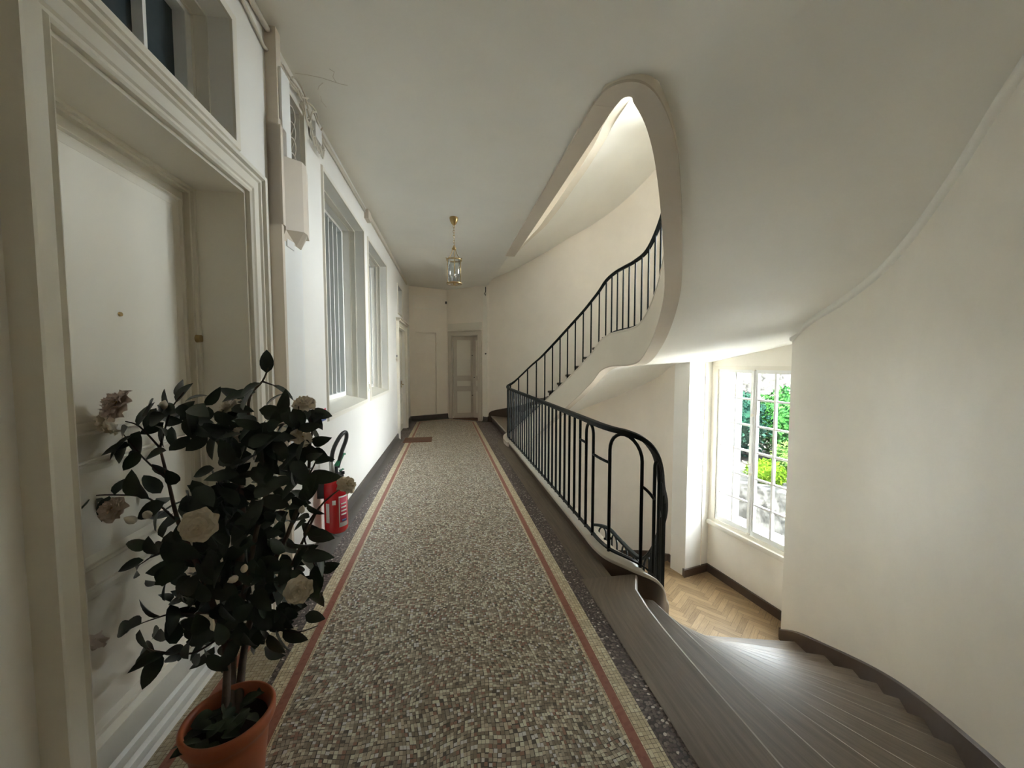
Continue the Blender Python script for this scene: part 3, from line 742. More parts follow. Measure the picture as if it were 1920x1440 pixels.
# door 1
d1o = empty('door_1', LW(1.7, .2, 0)); struct(d1o)
casing(LW, 1.22, 2.21, 2.37, CASE).build('door_casing', M['trim'], d1o, ang=30)
b = MB(); b.box(1.22, 1.235, 0, .26, 0, 2.37, LW); b.box(2.195, 2.21, 0, .26, 0, 2.37, LW); b.box(1.22, 2.21, 0, .26, 2.355, 2.37, LW)
b.build('jamb_lining', M['trim'], d1o)
b = MB()
for a, c_, d in ((1.235, 1.262, .235), (2.168, 2.195, .235)): b.box(a, c_, d, .28, 0, 2.355, LW)
b.box(1.235, 2.195, .235, .28, 2.328, 2.355, LW)
for a, c_, d in ((1.235, 1.25, .22), (2.18, 2.195, .22)): b.box(a, c_, d, .236, 0, 2.355, LW)
b.box(1.235, 2.195, .22, .236, 2.34, 2.355, LW)
b.build('door_frame', M['trim'], d1o)
b = MB(); b.box(1.262, 2.168, .262, .295, .01, 2.328, LW)
panel(b, LW, 1.30, 2.135, 1.24, 2.285, .262, .014, .045); panel(b, LW, 1.30, 2.135, .76, 1.15, .262, .016, .045); panel(b, LW, 1.30, 2.135, .14, .69, .262, .014, .045)
b.build('door_leaf', M['trim'], d1o, ang=30)
b = MB(); b.box(1.22, 2.21, .17, .26, -.01, .085, LW); b.box(1.22, 2.21, .14, .18, -.01, .06, LW); b.box(1.22, 2.21, .115, .15, -.01, .03, LW)
b.build('threshold', M['white_frame'], d1o)
def disc(T, u, w0, z, r, th, n=20):
    b = MB(); b.ring([[T(u+r*math.cos(2*math.pi*k/n), w0, z+r*math.sin(2*math.pi*k/n)) for k in range(n)], [T(u+r*.9*math.cos(2*math.pi*k/n), w0-th, z+r*.9*math.sin(2*math.pi*k/n)) for k in range(n)]]); return b
disc(LW, 1.765, .262, 1.69, .009, .006).build('peephole', M['brass'], d1o)
disc(LW, 2.182, .235, 1.62, .02, .02).build('hinge', M['brass'], d1o)
# transom over door 1
t1 = empty('window_3', LW(1.7, .1, 2.8)); struct(t1)
def window_frame(root, T, u0, u1, z0, z1, depth, nm, mull, top_gloss='darkglass', fw=.05, sill=True):
    b = MB(); casing_b = [(0, 0), (0, .012), (.01, .016), (.03, .016), (.036, 0)]
    b = casing(T, u0, u1, z1, casing_b, z0, closed=True); b.build('window_trim', M['trim'], root, ang=30)
    b = MB()   # reveal mouldings
    for w0, w1, pr in ((.095, .105, .010), (.150, .160, .010), (.10, .155, .004)):
        b.box(u0, u0+pr, w0, w1, z0, z1, T); b.box(u1-pr, u1, w0, w1, z0, z1, T); b.box(u0, u1, w0, w1, z1-pr, z1, T)
    b.build('window_reveal', M['trim'], root)
    if sill:
        b = MB(); i = len(b.v)
        P = [T(u0, -.012, z0-.01), T(u1, -.012, z0-.01), T(u1, -.012, z0+.012), T(u0, -.012, z0+.012), T(u0, depth-.04, z0-.01), T(u1, depth-.04, z0-.01), T(u1, depth-.04, z0+.065), T(u0, depth-.04, z0+.065)]
        b.v += [tuple(p) for p in P]
        for q in ((0, 1, 2, 3), (7, 6, 5, 4), (3, 2, 6, 7), (0, 4, 5, 1), (0, 3, 7, 4), (1, 5, 6, 2)): b.f.append(q); b.mi.append(0)
        b.build('window_sill', M['trim'], root)
    b = MB(); zb = z0+(.065 if sill else 0)
    b.box(u0, u0+fw, depth-.04, depth+.02, zb, z1, T); b.box(u1-fw, u1, depth-.04, depth+.02, zb, z1, T)
    b.box(u0, u1, depth-.04, depth+.02, zb, zb+fw, T); b.box(u0, u1, depth-.04, depth+.02, z1-fw*.6, z1, T)
    for k in range(1, mull): 
        uc = u0+fw+(u1-u0-2*fw)*k/mull; b.box(uc-.009, uc+.009, depth-.03, depth+.01, zb, z1, T)
    b.build('window_frame', M['white_frame'], root)
    b = MB(); b.box(u0, u1, depth+.012, depth+.02, zb, z1, T); b.build('window_pane', M['darkglass2' if root.name == 'window_3' else 'darkglass'], root)
window_frame(t1, LW, 1.32, 2.12, 2.57, 3.13, .20, 't', 3, sill=False)
w1 = empty('window_1', LW(4.2, .1, 1)); struct(w1); window_frame(w1, LW, 3.45, 4.93, 1.04, 3.065, .27, 'w', 9)
w2 = empty('window_2', LW(5.9, .1, 1)); struct(w2); window_frame(w2, LW, 5.19, 6.59, 1.04, 3.05, .27, 'w', 9)
w3 = empty('window_4', LW(8.3, .1, 2.6)); struct(w3); window_frame(w3, LW, 7.95, 8.62, 2.50, 3.03, .13, 'w', 3, sill=False)
# door 2
d2 = empty('door_2', LW(8.4, 0, 0)); struct(d2)
casing(LW, 7.78, 9.0, 2.20, CASE, sc=.95).build('door_casing', M['trim'], d2, ang=30)
b = MB(); b.box(7.65, 9.13, -.075, 0, 2.30, 2.34, LW); b.box(7.63, 9.15, -.095, 0, 2.34, 2.36, LW); b.build('cornice', M['grey_trim'], d2)
b = MB(); b.box(7.78, 9.0, .06, .10, 0, 2.2, LW)
panel(b, LW, 7.9, 8.88, 1.15, 2.08, .06); panel(b, LW, 7.9, 8.88, .78, 1.02, .06); panel(b, LW, 7.9, 8.88, .15, .66, .06)
b.build('door_leaf', M['trim'], d2, ang=30)
b = MB(); b.tube([LW(8.78, .06, 1.02), LW(8.78, .01, 1.02), LW(8.68, .01, 1.02)], .009, 8); b.box(8.755, 8.805, .05, .062, .95, 1.10, LW); b.build('door_handle', M['brass'], d2)
# blind panel on the diagonal end wall and door 3
b = MB()
for z in (2.88,): b.box(.10, .85, -.012, 0, z, z+.02, TD)
b.box(.10, .12, -.012, 0, 2.62, 3.2, TD); b.box(.10, .92, -.012, 0, 3.18, 3.2, TD)
struct(b.build('trim_6', M['wall']))
d3 = empty('door_3', TE(.55, .3, 0)); struct(d3)
casing(TE, D3A, D3B, 2.20, [(0, 0), (0, .018), (.02, .024), (.03, .018), (.09, .018), (.1, .03), (.125, .03), (.13, 0)]).build('door_casing', M['grey_trim'], d3, ang=30)
b = MB(); b.box(D3A-.13, D3B+.13, -.02, 0, 2.34, 2.52, TE); b.build('overdoor_panel', M['trim'], d3)
def subT(T, A, B):          # a local plane between two points (u, w) of plane T
    a, c_ = T(A[0], A[1], 0), T(B[0], B[1], 0); return plane(a, c_)
TL, lL = subT(TE, (D3A+.02, .02), (D3A+.42, .36)); TR, lR = subT(TE, (D3A+.42, .36), (D3B, .36))
def leaf3(T, l, knobs):
    b = MB(); b.box(0, l, 0, .03, 0, 2.2, T); b.cm = 1
    for z0, z1 in ((.14, .74), (.86, 1.02), (1.14, 2.1)):
        b.box(.08, l-.06, -.004, .001, z0, z1, T)
    o = b.build('door_leaf', [M['grey_trim'], M['trim']], d3)
    b = MB()
    for z0, z1 in ((.14, .74), (.86, 1.02), (1.14, 2.1)): panel(b, T, .07, l-.05, z0-.01, z1+.01, 0, .01, .015)
    b.build('door_moulding', M['grey_trim'], o)
    for u, z, r in knobs:
        c_ = T(u, -.03, z); b = MB(); b.lathe([(0, -r), (r*.8, -r*.6), (r, 0), (r*.8, r*.6), (0, r)], c_, 12); b.tube([T(u, 0, z), T(u, -.03, z)], r*.4, 6)
        b.build('door_knob', M['black'], o, smooth=True)
leaf3(TL, lL, [(lL-.03, .62, .014), (lL-.03, 1.69, .014)]); leaf3(TR, lR, [(.05, 1.10, .014), (lR-.06, 1.10, .025)])
b = MB(); b.box(D3A, D3B, 0, .42, -.01, .012, TE); b.build('threshold', M['mat'], d3)
b = MB(); b.box(D3A, D3B, 0, .42, 2.19, 2.21, TE); b.build('jamb_lining', M['grey_trim'], d3)
# pilaster at the corner of door 3 and the stair wall, picture rail
b = MB(); b.box(LE-.13, LE-.02, -.02, 0, .12, 3.42, TE); struct(b.build('trim_7', M['wall']))
# skirtings of the hall
BP = [(0, -.02), (-.10, -.02), (-.095, .004), (-.05, .012), (-.022, .035), (-.016, .12), (-.004, .13), (0, .13)]
def skirt(name, A, B, m_='skirt_g'):
    b = MB(); b.sweep([A, B], [(-a, z) for a, z in BP]); struct(b.build(name, M[m_], ang=40))
skirt('baseboard_left', LW(2.34, 0, 0), LW(7.66, 0, 0)); skirt('baseboard_left_near', LW(-1.7, 0, 0), LW(1.1, 0, 0)); skirt('baseboard_left_far', LW(9.13, 0, 0), EA)
skirt('baseboard_end_left', EA, EB); skirt('baseboard_end', EB, EC); skirt('baseboard_door', TE(LE-.15, 0, 0), ED)
b = MB(); P = [Vector((1.05, 9.66, 0)), Vector((1.13, 9.6, 0))]
SK = [(0, 0), (-.02, 0), (-.02, .12), (-.008, .13), (0, .13)]
def skirt2(name, pts, z):
    b = MB(); b.sweep([Vector((x, y, z)) for x, y in pts], SK); struct(b.build(name, M['skirt'], ang=40))
skirt2('baseboard_landing', [(4.06, 3.97), (4.395, 3.95), (4.205, 5.518), (3.728, 5.406), (3.745, 5.50), (3.765, 5.90)], LZ)

# ------------------------------------------------------------------ big window
def big_window(dz, name, full=True):
    r_ = empty(name, NW(.78, .05, WZ0+dz)); struct(r_)
    W_ = lambda s_, o, z: NW(s_, o, z+dz)
    b = MB(); fw = .055
    b.box(WIN_S0, WIN_S0+fw, -.015, .09, WZ0, WZ1, W_); b.box(WIN_S1-fw, WIN_S1, -.015, .09, WZ0, WZ1, W_)
    b.box(WIN_S0, WIN_S1, -.015, .09, WZ1-fw, WZ1, W_); b.box(WIN_S0, WIN_S1, -.015, .09, WZ0, WZ0+.05, W_)
    b.build('window_frame', M['trim'], r_)
    b = MB(); b.box(WIN_S0-.05, WIN_S1+.05, -.06, .02, WZ0-.055, WZ0, W_); b.box(WIN_S0-.03, WIN_S1+.03, -.04, .02, WZ0-.08, WZ0-.055, W_); b.build('window_sill', M['trim'], r_)
    mid = (WIN_S0+WIN_S1)/2
    for a, c_ in ((WIN_S0+fw, mid-.004), (mid+.004, WIN_S1-fw)):
        z0, z1 = WZ0+.05, WZ1-fw; st = .05
        b = MB()
        b.box(a, a+st, .01, .055, z0, z1, W_); b.box(c_-st, c_, .01, .055, z0, z1, W_)
        b.box(a, c_, .01, .055, z0, z0+.075, W_); b.box(a, c_, .01, .055, z1-.05, z1, W_)
        mu = (a+c_)/2; b.box(mu-.015, mu+.015, .012, .048, z0, z1, W_)
        for k in range(1, 6):
            zk = z0+.075+(z1-.05-z0-.075)*k/6; b.box(a, c_, .018, .048, zk-.014, zk+.014, W_)
        o = b.build('casement', M['white_frame'], r_)
        b = MB(); b.box(a+.02, c_-.02, .031, .035, z0+.02, z1-.02, W_); b.build('window_pane', M['glass'], o)
        for zz in (z0+.35, z1-.35):
            b = MB(); sx = a if a < mid-.1 and c_ < mid+.01 else c_
            b.tube([W_(sx, .0, zz-.04), W_(sx, .0, zz+.04)], .009, 8); b.build('hinge', M['trim'], o)
    b = MB(); b.tube([W_(mid, -.004, WZ0+.06), W_(mid, -.004, WZ1-.06)], .009, 8)
    b.box(mid-.022, mid+.022, -.001, .012, WZ0+.05, WZ1-fw, W_)
    b.build('window_bolt', M['white_frame'], r_)
    b = MB(); b.tube([W_(mid, -.01, .05), W_(mid-.01, -.05, .04), W_(mid-.07, -.06, .05), W_(mid-.10, -.055, .075)], [.012, .010, .009, .011], 8); b.build('window_handle', M['grey_trim'], r_, smooth=True)
    for zz in (WZ0+.06, -.1, .75, WZ1-.05):
        b = MB(); b.box(mid-.02, mid+.02, -.018, .0, zz-.018, zz+.018, W_); b.build('bolt_keeper', M['trim'], r_)
    # reveal outside
    return r_
big_window(0, 'window_5'); big_window(STOREY, 'window_6')

# ------------------------------------------------------------------ cornice pipe following the soffit on the right wall
Pc = crom([Vector((x, y, smin(3.75-R*k)-.035)) for k, (x, y) in enumerate(W_DOWN)][1:]+[Vector((4.05, 3.95, 1.775))], 5)
b = MB(); rings = []
b.sweep(Pc, [(0, -.03), (-.02, -.027), (-.034, -.012), (-.036, .01), (-.03, .05), (0, .05)]); struct(b.build('trim_8', M['ceil'], ang=50))
b = MB()
Pf = crom([Vector((x, y, max(-.42, R*(k+1)-.45)-.01)) for k, (x, y) in enumerate(W_FAR)], 4)

# ------------------------------------------------------------------ ceiling-line trunking, cables, junction boxes
def thing_mesh(b, name, m_, label, cat, group=None, **kw): return tag(b.build(name, m_, **kw), label, cat, group)
b = MB(); b.tube([LW(3.25, -.012, 3.30), LW(3.8, -.012, 3.325), LW(5.02, -.012, 3.33)], .012, 8); b.tube([LW(3.3, -.012, 3.335), LW(5.02, -.012, 3.36)], .012, 8)
thing_mesh(b, 'cable_run', M['cable'], 'pair of painted cables clipped under the ceiling above the first barred window', 'cable', smooth=True)
b = MB(); b.box(5.2, 9.5, -.028, 0, 3.335, 3.395, LW); thing_mesh(b, 'cable_trunking', M['cable'], 'long cream trunking under the ceiling from the second barred window to the far corner', 'trunking')
jb = MB(); jb.box(5.03, 5.20, -.05, 0, 3.26, 3.37, LW); thing_mesh(jb, 'junction_box', M['duct'], 'small cream junction box at the ceiling line between the two tall left windows', 'junction box')
b = MB(); b.tube([LW(.6, -.012, 3.34), LW(1.5, -.012, 3.34), LW(2.2, -.014, 3.31), LW(2.45, -.012, 3.26), LW(2.55, -.015, 3.28)], .009, 8, )
b.tube([LW(.6, -.02, 3.375), LW(2.55, -.02, 3.375)], .016, 8)
thing_mesh(b, 'cable_run', M['cable'], 'sagging cream cable and pipe under the ceiling above the large near door', 'cable', smooth=True)
# riser duct
ut = empty('riser_duct', LW(2.62, 0, 0), 'cream cable riser duct with a deeper box, on the left wall beside the near door', 'cable duct')
b = MB(); b.box(2.475, 2.80, -.055, 0, .0, 2.44, LW); b.build('duct_cover', M['white_frame'], ut)
b = MB(); b.box(2.468, 2.50, -.066, 0, .0, 2.9, LW); b.box(2.468, 2.55, -.075, 0, 2.30, 2.86, LW); b.box(2.48, 2.54, -.06, 0, 2.86, 3.40, LW); b.build('duct_edge', M['duct'], ut)  # duct side browner than its front: shade put into the colour
b = MB()
P = [(2.50, 2.36), (2.50, 2.95), (2.82, 2.95), (2.82, 2.47)]
b.ring([[LW(2.50, -.03, z0), LW(2.50, -.075, z0), LW(2.60, -.140, z0+.02), LW(2.65, -.143, z0+.02), LW(2.78, -.11, z0+.02), LW(2.78, -.03, z0+.02)] for z0 in (2.28, 2.70)])
b.ring([[LW(2.50, -.03, 2.28), LW(2.50, -.075, 2.28), LW(2.60, -.140, 2.30), LW(2.65, -.143, 2.30), LW(2.78, -.09, 2.30), LW(2.78, -.03, 2.30)], [LW(2.50, -.03, 2.22), LW(2.50, -.055, 2.22), LW(2.70, -.058, 2.24), LW(2.74, -.06, 2.24), LW(2.78, -.058, 2.24), LW(2.78, -.03, 2.24)]])
b.build('box_cover', M['duct'], ut)
b = MB(); b.box(2.50, 2.62, -.075, 0, 2.68, 3.20, LW); b.build('duct_flap', M['white_frame'], ut)
b = disc(LW, 2.60, -.055, 2.27, .022, .006); b.build('keyhole', M['black'], ut)
b = MB(); b.box(2.55, 2.66, -.062, -.054, 2.20, 2.34, LW); b.build('lock_plate', M['label'], ut)
b = MB(); b.box(2.99, 3.01, -.03, 0, 2.70, 3.30, LW); b.box(2.70, 2.72, -.02, 0, 2.70, 3.24, LW); b.box(2.70, 3.01, -.02, 0, 3.22, 3.24, LW); b.build('box_rim', M['trim'], ut)
b = MB(); b.box(2.72, 2.98, .12, .14, 2.72, 3.22, LW); b.build('box_back', M['dark'], ut)
rr = random.Random(5)
wr = MB()
for k in range(4):
    z = 2.78+.1*k; wr.tube([tuple(p) for p in crom([LW(2.74, .05, z), LW(2.82, .0, z+.10), LW(2.90, .0, z+.06), LW(2.96, .06, z-.04)], 4)], .005, 6)
thing_mesh(wr, 'loose_wires', M['cable'], 'thin white wires looping inside the open junction cavity above the duct box', 'wires', smooth=True)
wt = MB()
for k in range(11):
    u = 2.58+rr.random()*.6; z = 3.33-rr.random()*.05; P = [LW(u, -.02, z)]
    for j in range(4): u += .03+rr.random()*.10; z = 3.38-rr.random()*(.18 if u > 3.0 else .10); P.append(LW(min(u, 3.40), -.015-rr.random()*.03, z))
    wt.tube(crom(P, 3), .006, 6)
for k in range(6):
    u = 3.10+rr.random()*.25; P = [LW(u, -.02, 3.28), LW(u+.03, -.04, 3.18-rr.random()*.05), LW(u+.09, -.03, 3.13), LW(u+.12, -.03, 3.22), LW(u+.08, -.02, 3.3)]
    wt.tube(crom(P, 3), .006, 6)
thing_mesh(wt, 'cable_tangle', M['cable'], 'tangle of painted cables bunched at the ceiling line left of the first barred window', 'cables', smooth=True)
b = MB(); b.box(3.16, 3.30, -.05, -.01, 3.18, 3.29, LW); thing_mesh(b, 'connection_box', M['label'], 'small white connection box hanging in the cable tangle under the ceiling', 'junction box')
# sign, switch, bell push
sg = empty('extinguisher_sign', LW(3.30, 0, 1.03), 'small red, white and blue sign on the left wall above the fire extinguisher', 'sign')
b = MB(); b.box(3.245, 3.375, -.004, 0, 1.025, 1.135, LW); b.build('sign_plate', M['label'], sg)
b = MB(); b.box(3.29, 3.365, -.0055, -.004, 1.065, 1.125, LW); b.build('sign_red_field', M['label_r'], sg)
b = MB(); b.box(3.25, 3.37, -.0055, -.004, 1.028, 1.050, LW); b.build('sign_blue_field', M['label_b'], sg)
b = MB(); b.box(3.305, 3.325, -.007, -.0055, 1.075, 1.115, LW); b.lathe([(0, 0), (.006, 0), (.006, .008), (0, .008)], LW(3.315, -.0065, 1.114), 8); b.build('sign_pictogram', M['label'], sg)
sw = empty('light_switch', LW(5.12, 0, 1.17), 'small white light switch on the pier between the two barred windows', 'switch')
b = MB(); b.box(5.03, 5.11, -.012, 0, 1.14, 1.26, LW); b.build('switch_plate', M['white_frame'], sw)
b = MB(); b.box(5.055, 5.085, -.02, -.012, 1.17, 1.23, LW); b.build('rocker', M['duct'], sw)
be = empty('door_bell', LW(7.60, 0, 1.55), 'round dark bell push on the left wall beside the far left door', 'bell')
disc(LW, 7.60, 0, 1.56, .045, .03).build('bell_dome', M['grey_trim'], be)
b = MB(); b.tube([LW(7.60, -.015, 1.60), LW(7.57, -.02, 1.64)], .008, 6); b.build('bell_hammer', M['black'], be)
bb = MB(); bb.lathe([(0, -.02), (.022, -.012), (.026, 0), (.022, .012), (0, .02)], TE(LE-.06, -.012, 1.72), 12); thing_mesh(bb, 'bell_button', M['black'], 'small dark round bell button to the right of the end door', 'bell', smooth=True)
bb = MB(); bb.tube([TE(LE-.05, -.03, 3.38), TE(LE-.05, -.03, 3.26), TE(LE-.08, -.03, 3.22), TE(LE-.05, -.03, 3.17)], .01, 6); thing_mesh(bb, 'wall_hook', M['black'], 'dark hook and wire near the ceiling above the end door', 'hook', smooth=True)
bb = MB(); bb.lathe([(0, -.03), (.02, -.03), (.02, .03), (0, .03)], TD(LD-.03, -.02, 3.08), 10); thing_mesh(bb, 'wall_sensor', M['black'], 'tiny dark fitting high in the corner between the blind panel and the end door', 'sensor')
# hairline cracks in the ceiling plaster
def onz(x, y, z):
    a = rayat(x, y, 1)-Vector((0, 0, H)); return Vector((0, 0, H))+a*((z-H)/a.z)
b = MB()
for pts in ([(553, 137), (580, 141), (603, 146), (622, 152), (640, 158), (652, 160)], [(617, 129), (627, 135), (624, 144), (630, 154)], [(606, 155), (598, 162), (596, 168)], [(601, 180), (603, 190), (612, 201)]):
    b.tube([onz(x, y, CZ-.0005) for x, y in pts], .0014, 5)
struct(b.build('ceiling_crack', M['grey_trim']))

# ------------------------------------------------------------------ doormat, extinguisher, lantern
b = MB(); b.box(-.80, -.28, 7.35, 7.78, .001, .016)
dm = empty('doormat', (-.54, 7.56, 0), 'small reddish brown doormat on the mosaic floor outside the far left door', 'doormat')
b.build('mat_pile', M['mat'], dm)
b = MB()
for k in range(5): b.box(-.78+.02, -.30, 7.38+.09*k, 7.385+.09*k, .016, .0175)
b.build('mat_rib', M['skirt'], dm)

ex = empty('fire_extinguisher', (-.862, 3.16, .17), 'red fire extinguisher with black hose loop hung low on the left wall', 'fire extinguisher')
exc = Vector((-.862, 3.16, .17))
b = MB(); b.lathe([(0, .0), (.055, .0), (.074, .008), (.085, .03), (.086, .06), (.086, .36), (.083, .39), (.070, .418), (.045, .432), (0, .434)], exc, 36); b.build('cylinder', M['red'], ex, smooth=True)
b = MB(); b.lathe([(0, .428), (.058, .428), (.062, .436), (.060, .456), (.048, .462), (0, .464)], exc, 28)
for a in range(6):
    c_ = exc+Vector((.058*math.cos(a*1.05), .058*math.sin(a*1.05), .456)); b.lathe([(0, 0), (.012, 0), (.012, .02), (0, .024)], c_, 8)
b.tube([exc+Vector((0, 0, .46)), exc+Vector((0, 0, .52))], .022, 12)
b.build('valve_head', M['black'], ex, smooth=False)
b = MB(); hp = crom([exc+Vector(p) for p in [(-.01, -.035, .46), (-.012, -.045, .56), (.0, -.03, .66), (.035, .04, .75), (.06, .10, .768), (.06, .11, .71), (.035, .07, .62), (.01, .03, .50)]], 6)
b.tube(hp, .0155, 10); b.build('hose', M['black'], ex, smooth=True)
b = MB(); b.tube([exc+Vector((-.01, -.035, .45)), exc+Vector((-.012, -.047, .57))], .02, 10); b.build('hose_collar', M['steel'], ex, smooth=True)
b = MB(); b.ring([[exc+Vector((x-.012, y, z)) for x, y, z in q] + [exc+Vector((x+.012, y, z)) for x, y, z in reversed(q)] for q in ([(0, .0, .50), (0, .0, .52)], [(.02, .04, .535), (.02, .04, .56)], [(.035, .09, .585), (.035, .09, .60)], [(.04, .12, .58), (.04, .12, .595)])]); b.build('trigger', M['green'], ex)
b = MB(); b.tube([exc+Vector((.03, .03, .475)), exc+Vector((.05, .06, .478)), exc+Vector((.04, .075, .478)), exc+Vector((.02, .04, .475))], .004, 6); b.build('safety_pin', M['green'], ex)
def cyl_label(a0, a1, z0, z1, m_, nm, r=.0872):
    b = MB(); n = 8; b.ring([[exc+Vector((r*math.cos(a), r*math.sin(a), z)) for z in (z0, z1)] for a in [math.radians(a0+(a1-a0)*k/n) for k in range(n+1)]], False, False)
    o = b.build(nm, m_, ex, smooth=True); sol = o.modifiers.new('thick', 'SOLIDIFY'); sol.thickness = .0008; return o
cyl_label(-128, -108, .10, .25, M['label'], 'paper_label')
cyl_label(-62, -12, .06, .30, M['label'], 'instruction_label')
cyl_label(-58, -16, .095, .29, M['label_r'], 'instruction_field', .0884)
cyl_label(-48, -24, .10, .118, M['label_b'], 'instruction_strip', .0894)
for k in range(4): cyl_label(-52, -22, .15+.028*k, .162+.028*k, M['label'], 'instruction_text_line', .0894)
cyl_label(-92, -76, .24, .275, M['label'], 'gauge_label')
b = MB(); c_ = exc; b.box(-.03, .03, -.06, .0, .28, .40, lambda a, w_, z: LW(3.15+a, w_, z+.17)); b.build('wall_bracket', M['black'], ex)

la = empty('lantern', (.123, 5.27, CZ), 'brass ceiling lantern with a clear glass cylinder hanging on a chain', 'lantern')
lc = Vector((.123, 5.27, 0))
b = MB(); b.lathe([(0, CZ), (.055, CZ), (.058, CZ-.012), (.050, CZ-.05), (.030, CZ-.085), (.012, CZ-.10), (0, CZ-.10)], lc, 24); b.build('ceiling_cup', M['brass'], la, smooth=True)
z = CZ-.10; k = 0
while z > 3.04:
    b = MB(); a = (k % 2)*math.pi/2; n = 12
    b.tube([lc+Vector((.011*math.cos(q*2*math.pi/n)*math.cos(a), .011*math.cos(q*2*math.pi/n)*math.sin(a), z-.018+.021*math.sin(q*2*math.pi/n))) for q in range(n)], .0032, 6, closed=True)
    b.build('chain_link', M['brass'], la, smooth=True); z -= .033; k += 1
b = MB(); b.lathe([(0, 3.05), (.012, 3.05), (.02, 3.03), (.03, 3.01), (.022, 3.0), (.008, 2.995), (0, 2.995)], lc, 16); b.tube([lc+Vector((0, 0, 3.0)), lc+Vector((0, 0, 2.62))], .005, 8); b.build('stem', M['brass'], la, smooth=True)
ZT, ZB, RL = 2.865, 2.555, .098
for k in range(3):
    a = math.radians(205+120*k); d = Vector((math.cos(a), math.sin(a), 0))
    b = MB(); b.tube(crom([lc+d*.02+Vector((0, 0, 3.01)), lc+d*.035+Vector((0, 0, 2.96)), lc+d*.065+Vector((0, 0, 2.90)), lc+d*.10+Vector((0, 0, ZT+.005)), lc+d*.122+Vector((0, 0, ZT+.012))], 4), .005, 8)
    b.tube([lc+d*RL+Vector((0, 0, ZT)), lc+d*RL+Vector((0, 0, ZB))], .0055, 8)
    b.build('arm', M['brass'], la, smooth=True)
for z in (ZT, ZB):
    b = MB(); b.lathe([(RL-.006, z-.008), (RL+.006, z-.008), (RL+.008, z), (RL+.006, z+.008), (RL-.006, z+.008), (RL-.006, z-.008)], lc, 36); b.build('ring', M['brass'], la, smooth=True)
b = MB(); b.lathe([(RL-.012, ZB-.004), (RL-.012, ZT), (RL-.014, ZT), (RL-.014, ZB-.004), (RL-.012, ZB-.004)], lc, 40); b.build('glass_cylinder', M['lglass'], la, smooth=True)
b = MB(); b.lathe([(0, ZB-.03), (.012, ZB-.02), (.02, ZB+.005), (.05, ZB+.005), (.05, ZB+.012), (0, ZB+.012)], lc, 20); b.tube([lc+Vector((-RL, 0, ZB)), lc+Vector((RL, 0, ZB))], .004, 6); b.tube([lc+Vector((0, -RL, ZB)), lc+Vector((0, RL, ZB))], .004, 6); b.build('candle_plate', M['brass'], la)
for k in range(3):
    a = math.radians(60+120*k); d = lc+Vector((.032*math.cos(a), .032*math.sin(a), 0))
    b = MB(); b.lathe([(0, ZB+.01), (.009, ZB+.01), (.009, ZB+.09), (0, ZB+.09)], d, 12); o = b.build('candle_sleeve', M['label'], la, smooth=True)
    b = MB(); b.lathe([(0, ZB+.09), (.009, ZB+.095), (.013, ZB+.115), (.009, ZB+.14), (.002, ZB+.16), (0, ZB+.16)], d, 12); b.build('bulb', M['lglass'], o, smooth=True)

# ------------------------------------------------------------------ camellia in a pot
POT = Vector((-.752, 1.415, 0))
pl = empty('potted_camellia', POT, 'tall camellia with dark leaves and cream flowers in a terracotta pot by the near door', 'plant')
PS = .95
b = MB(); b.lathe([(r_*PS, z_*.97) for r_, z_ in [(0, 0), (.095, 0), (.10, .01), (.122, .21), (.126, .235), (.138, .245), (.146, .262), (.147, .290), (.140, .300), (.132, .298), (.128, .285), (.120, .26), (.118, .22), (0, .22)]], POT, 48); pot = b.build('pot', M['terra'], pl, smooth=True)
b = MB(); b.lathe([(0, .252), (.06, .248), (.113, .24), (.113, .22)], POT, 32); b.build('soil', M['soil'], pl, smooth=True)
def leaf(b, pos, d, nrm, L, Wd, curl=.25):
    d = Vector(d).normalized(); nrm = Vector(nrm); nrm = (nrm-d*nrm.dot(d)); nrm = nrm.normalized() if nrm.length > 1e-3 else Vector((0, 0, 1)); sd = d.cross(nrm)
    i = len(b.v); N = 6
    for k in range(N+1):
        t = k/N; wv = Wd*.5*(math.sin(math.pi*min(1, t**.8))**.75 if 0 < t < 1 else 0.0)
        if t > .85: wv *= .75
        c_ = Vector(pos)+d*(L*t)-nrm*(curl*L*t*t)
        b.v += [tuple(c_-sd*wv+nrm*wv*.35), tuple(c_-nrm*.0), tuple(c_+sd*wv+nrm*wv*.35)]
    for k in range(N):
        a = i+3*k; b.f += [(a, a+1, a+4, a+3), (a+1, a+2, a+5, a+4)]; b.mi += [0, 0]
lit = MB()
for k in range(34):
    a, r = rr.random()*6.28, .095*math.sqrt(rr.random()); p = POT+Vector((r*math.cos(a), r*math.sin(a), .255+rr.random()*.022)); q = rr.random()*6.28
    leaf(lit, p, (math.cos(q), math.sin(q), rr.uniform(-.1, .5)), (rr.uniform(-.4, .4), rr.uniform(-.4, .4), 1), rr.uniform(.05, .085), rr.uniform(.03, .045), .2)
lit.build('leaf_litter', M['litter'], pl, smooth=True)
D0 = 1.53                                   # distance of the trunk along the view axis
def P_(x, y, d=0): return rayat(x, y, D0+d)
tr = MB(); tw = MB()
base = POT+Vector((0, 0, .25))
def branch(b, pts, r0, r1): 
    pts = crom(pts, 4); n = len(pts); b.tube(pts, [r0+(r1-r0)*i/(n-1) for i in range(n)], 8)
branch(tr, [base, P_(432, 1250), P_(440, 1180), P_(445, 1090), P_(455, 1000), P_(450, 900)], .022, .012)
branch(tr, [base+Vector((.02, .01, 0)), P_(455, 1240, .02), P_(470, 1160, .04), P_(500, 1080, .06), P_(540, 1000, .05), P_(575, 900, .0), P_(580, 850, -.02)], .015, .005)
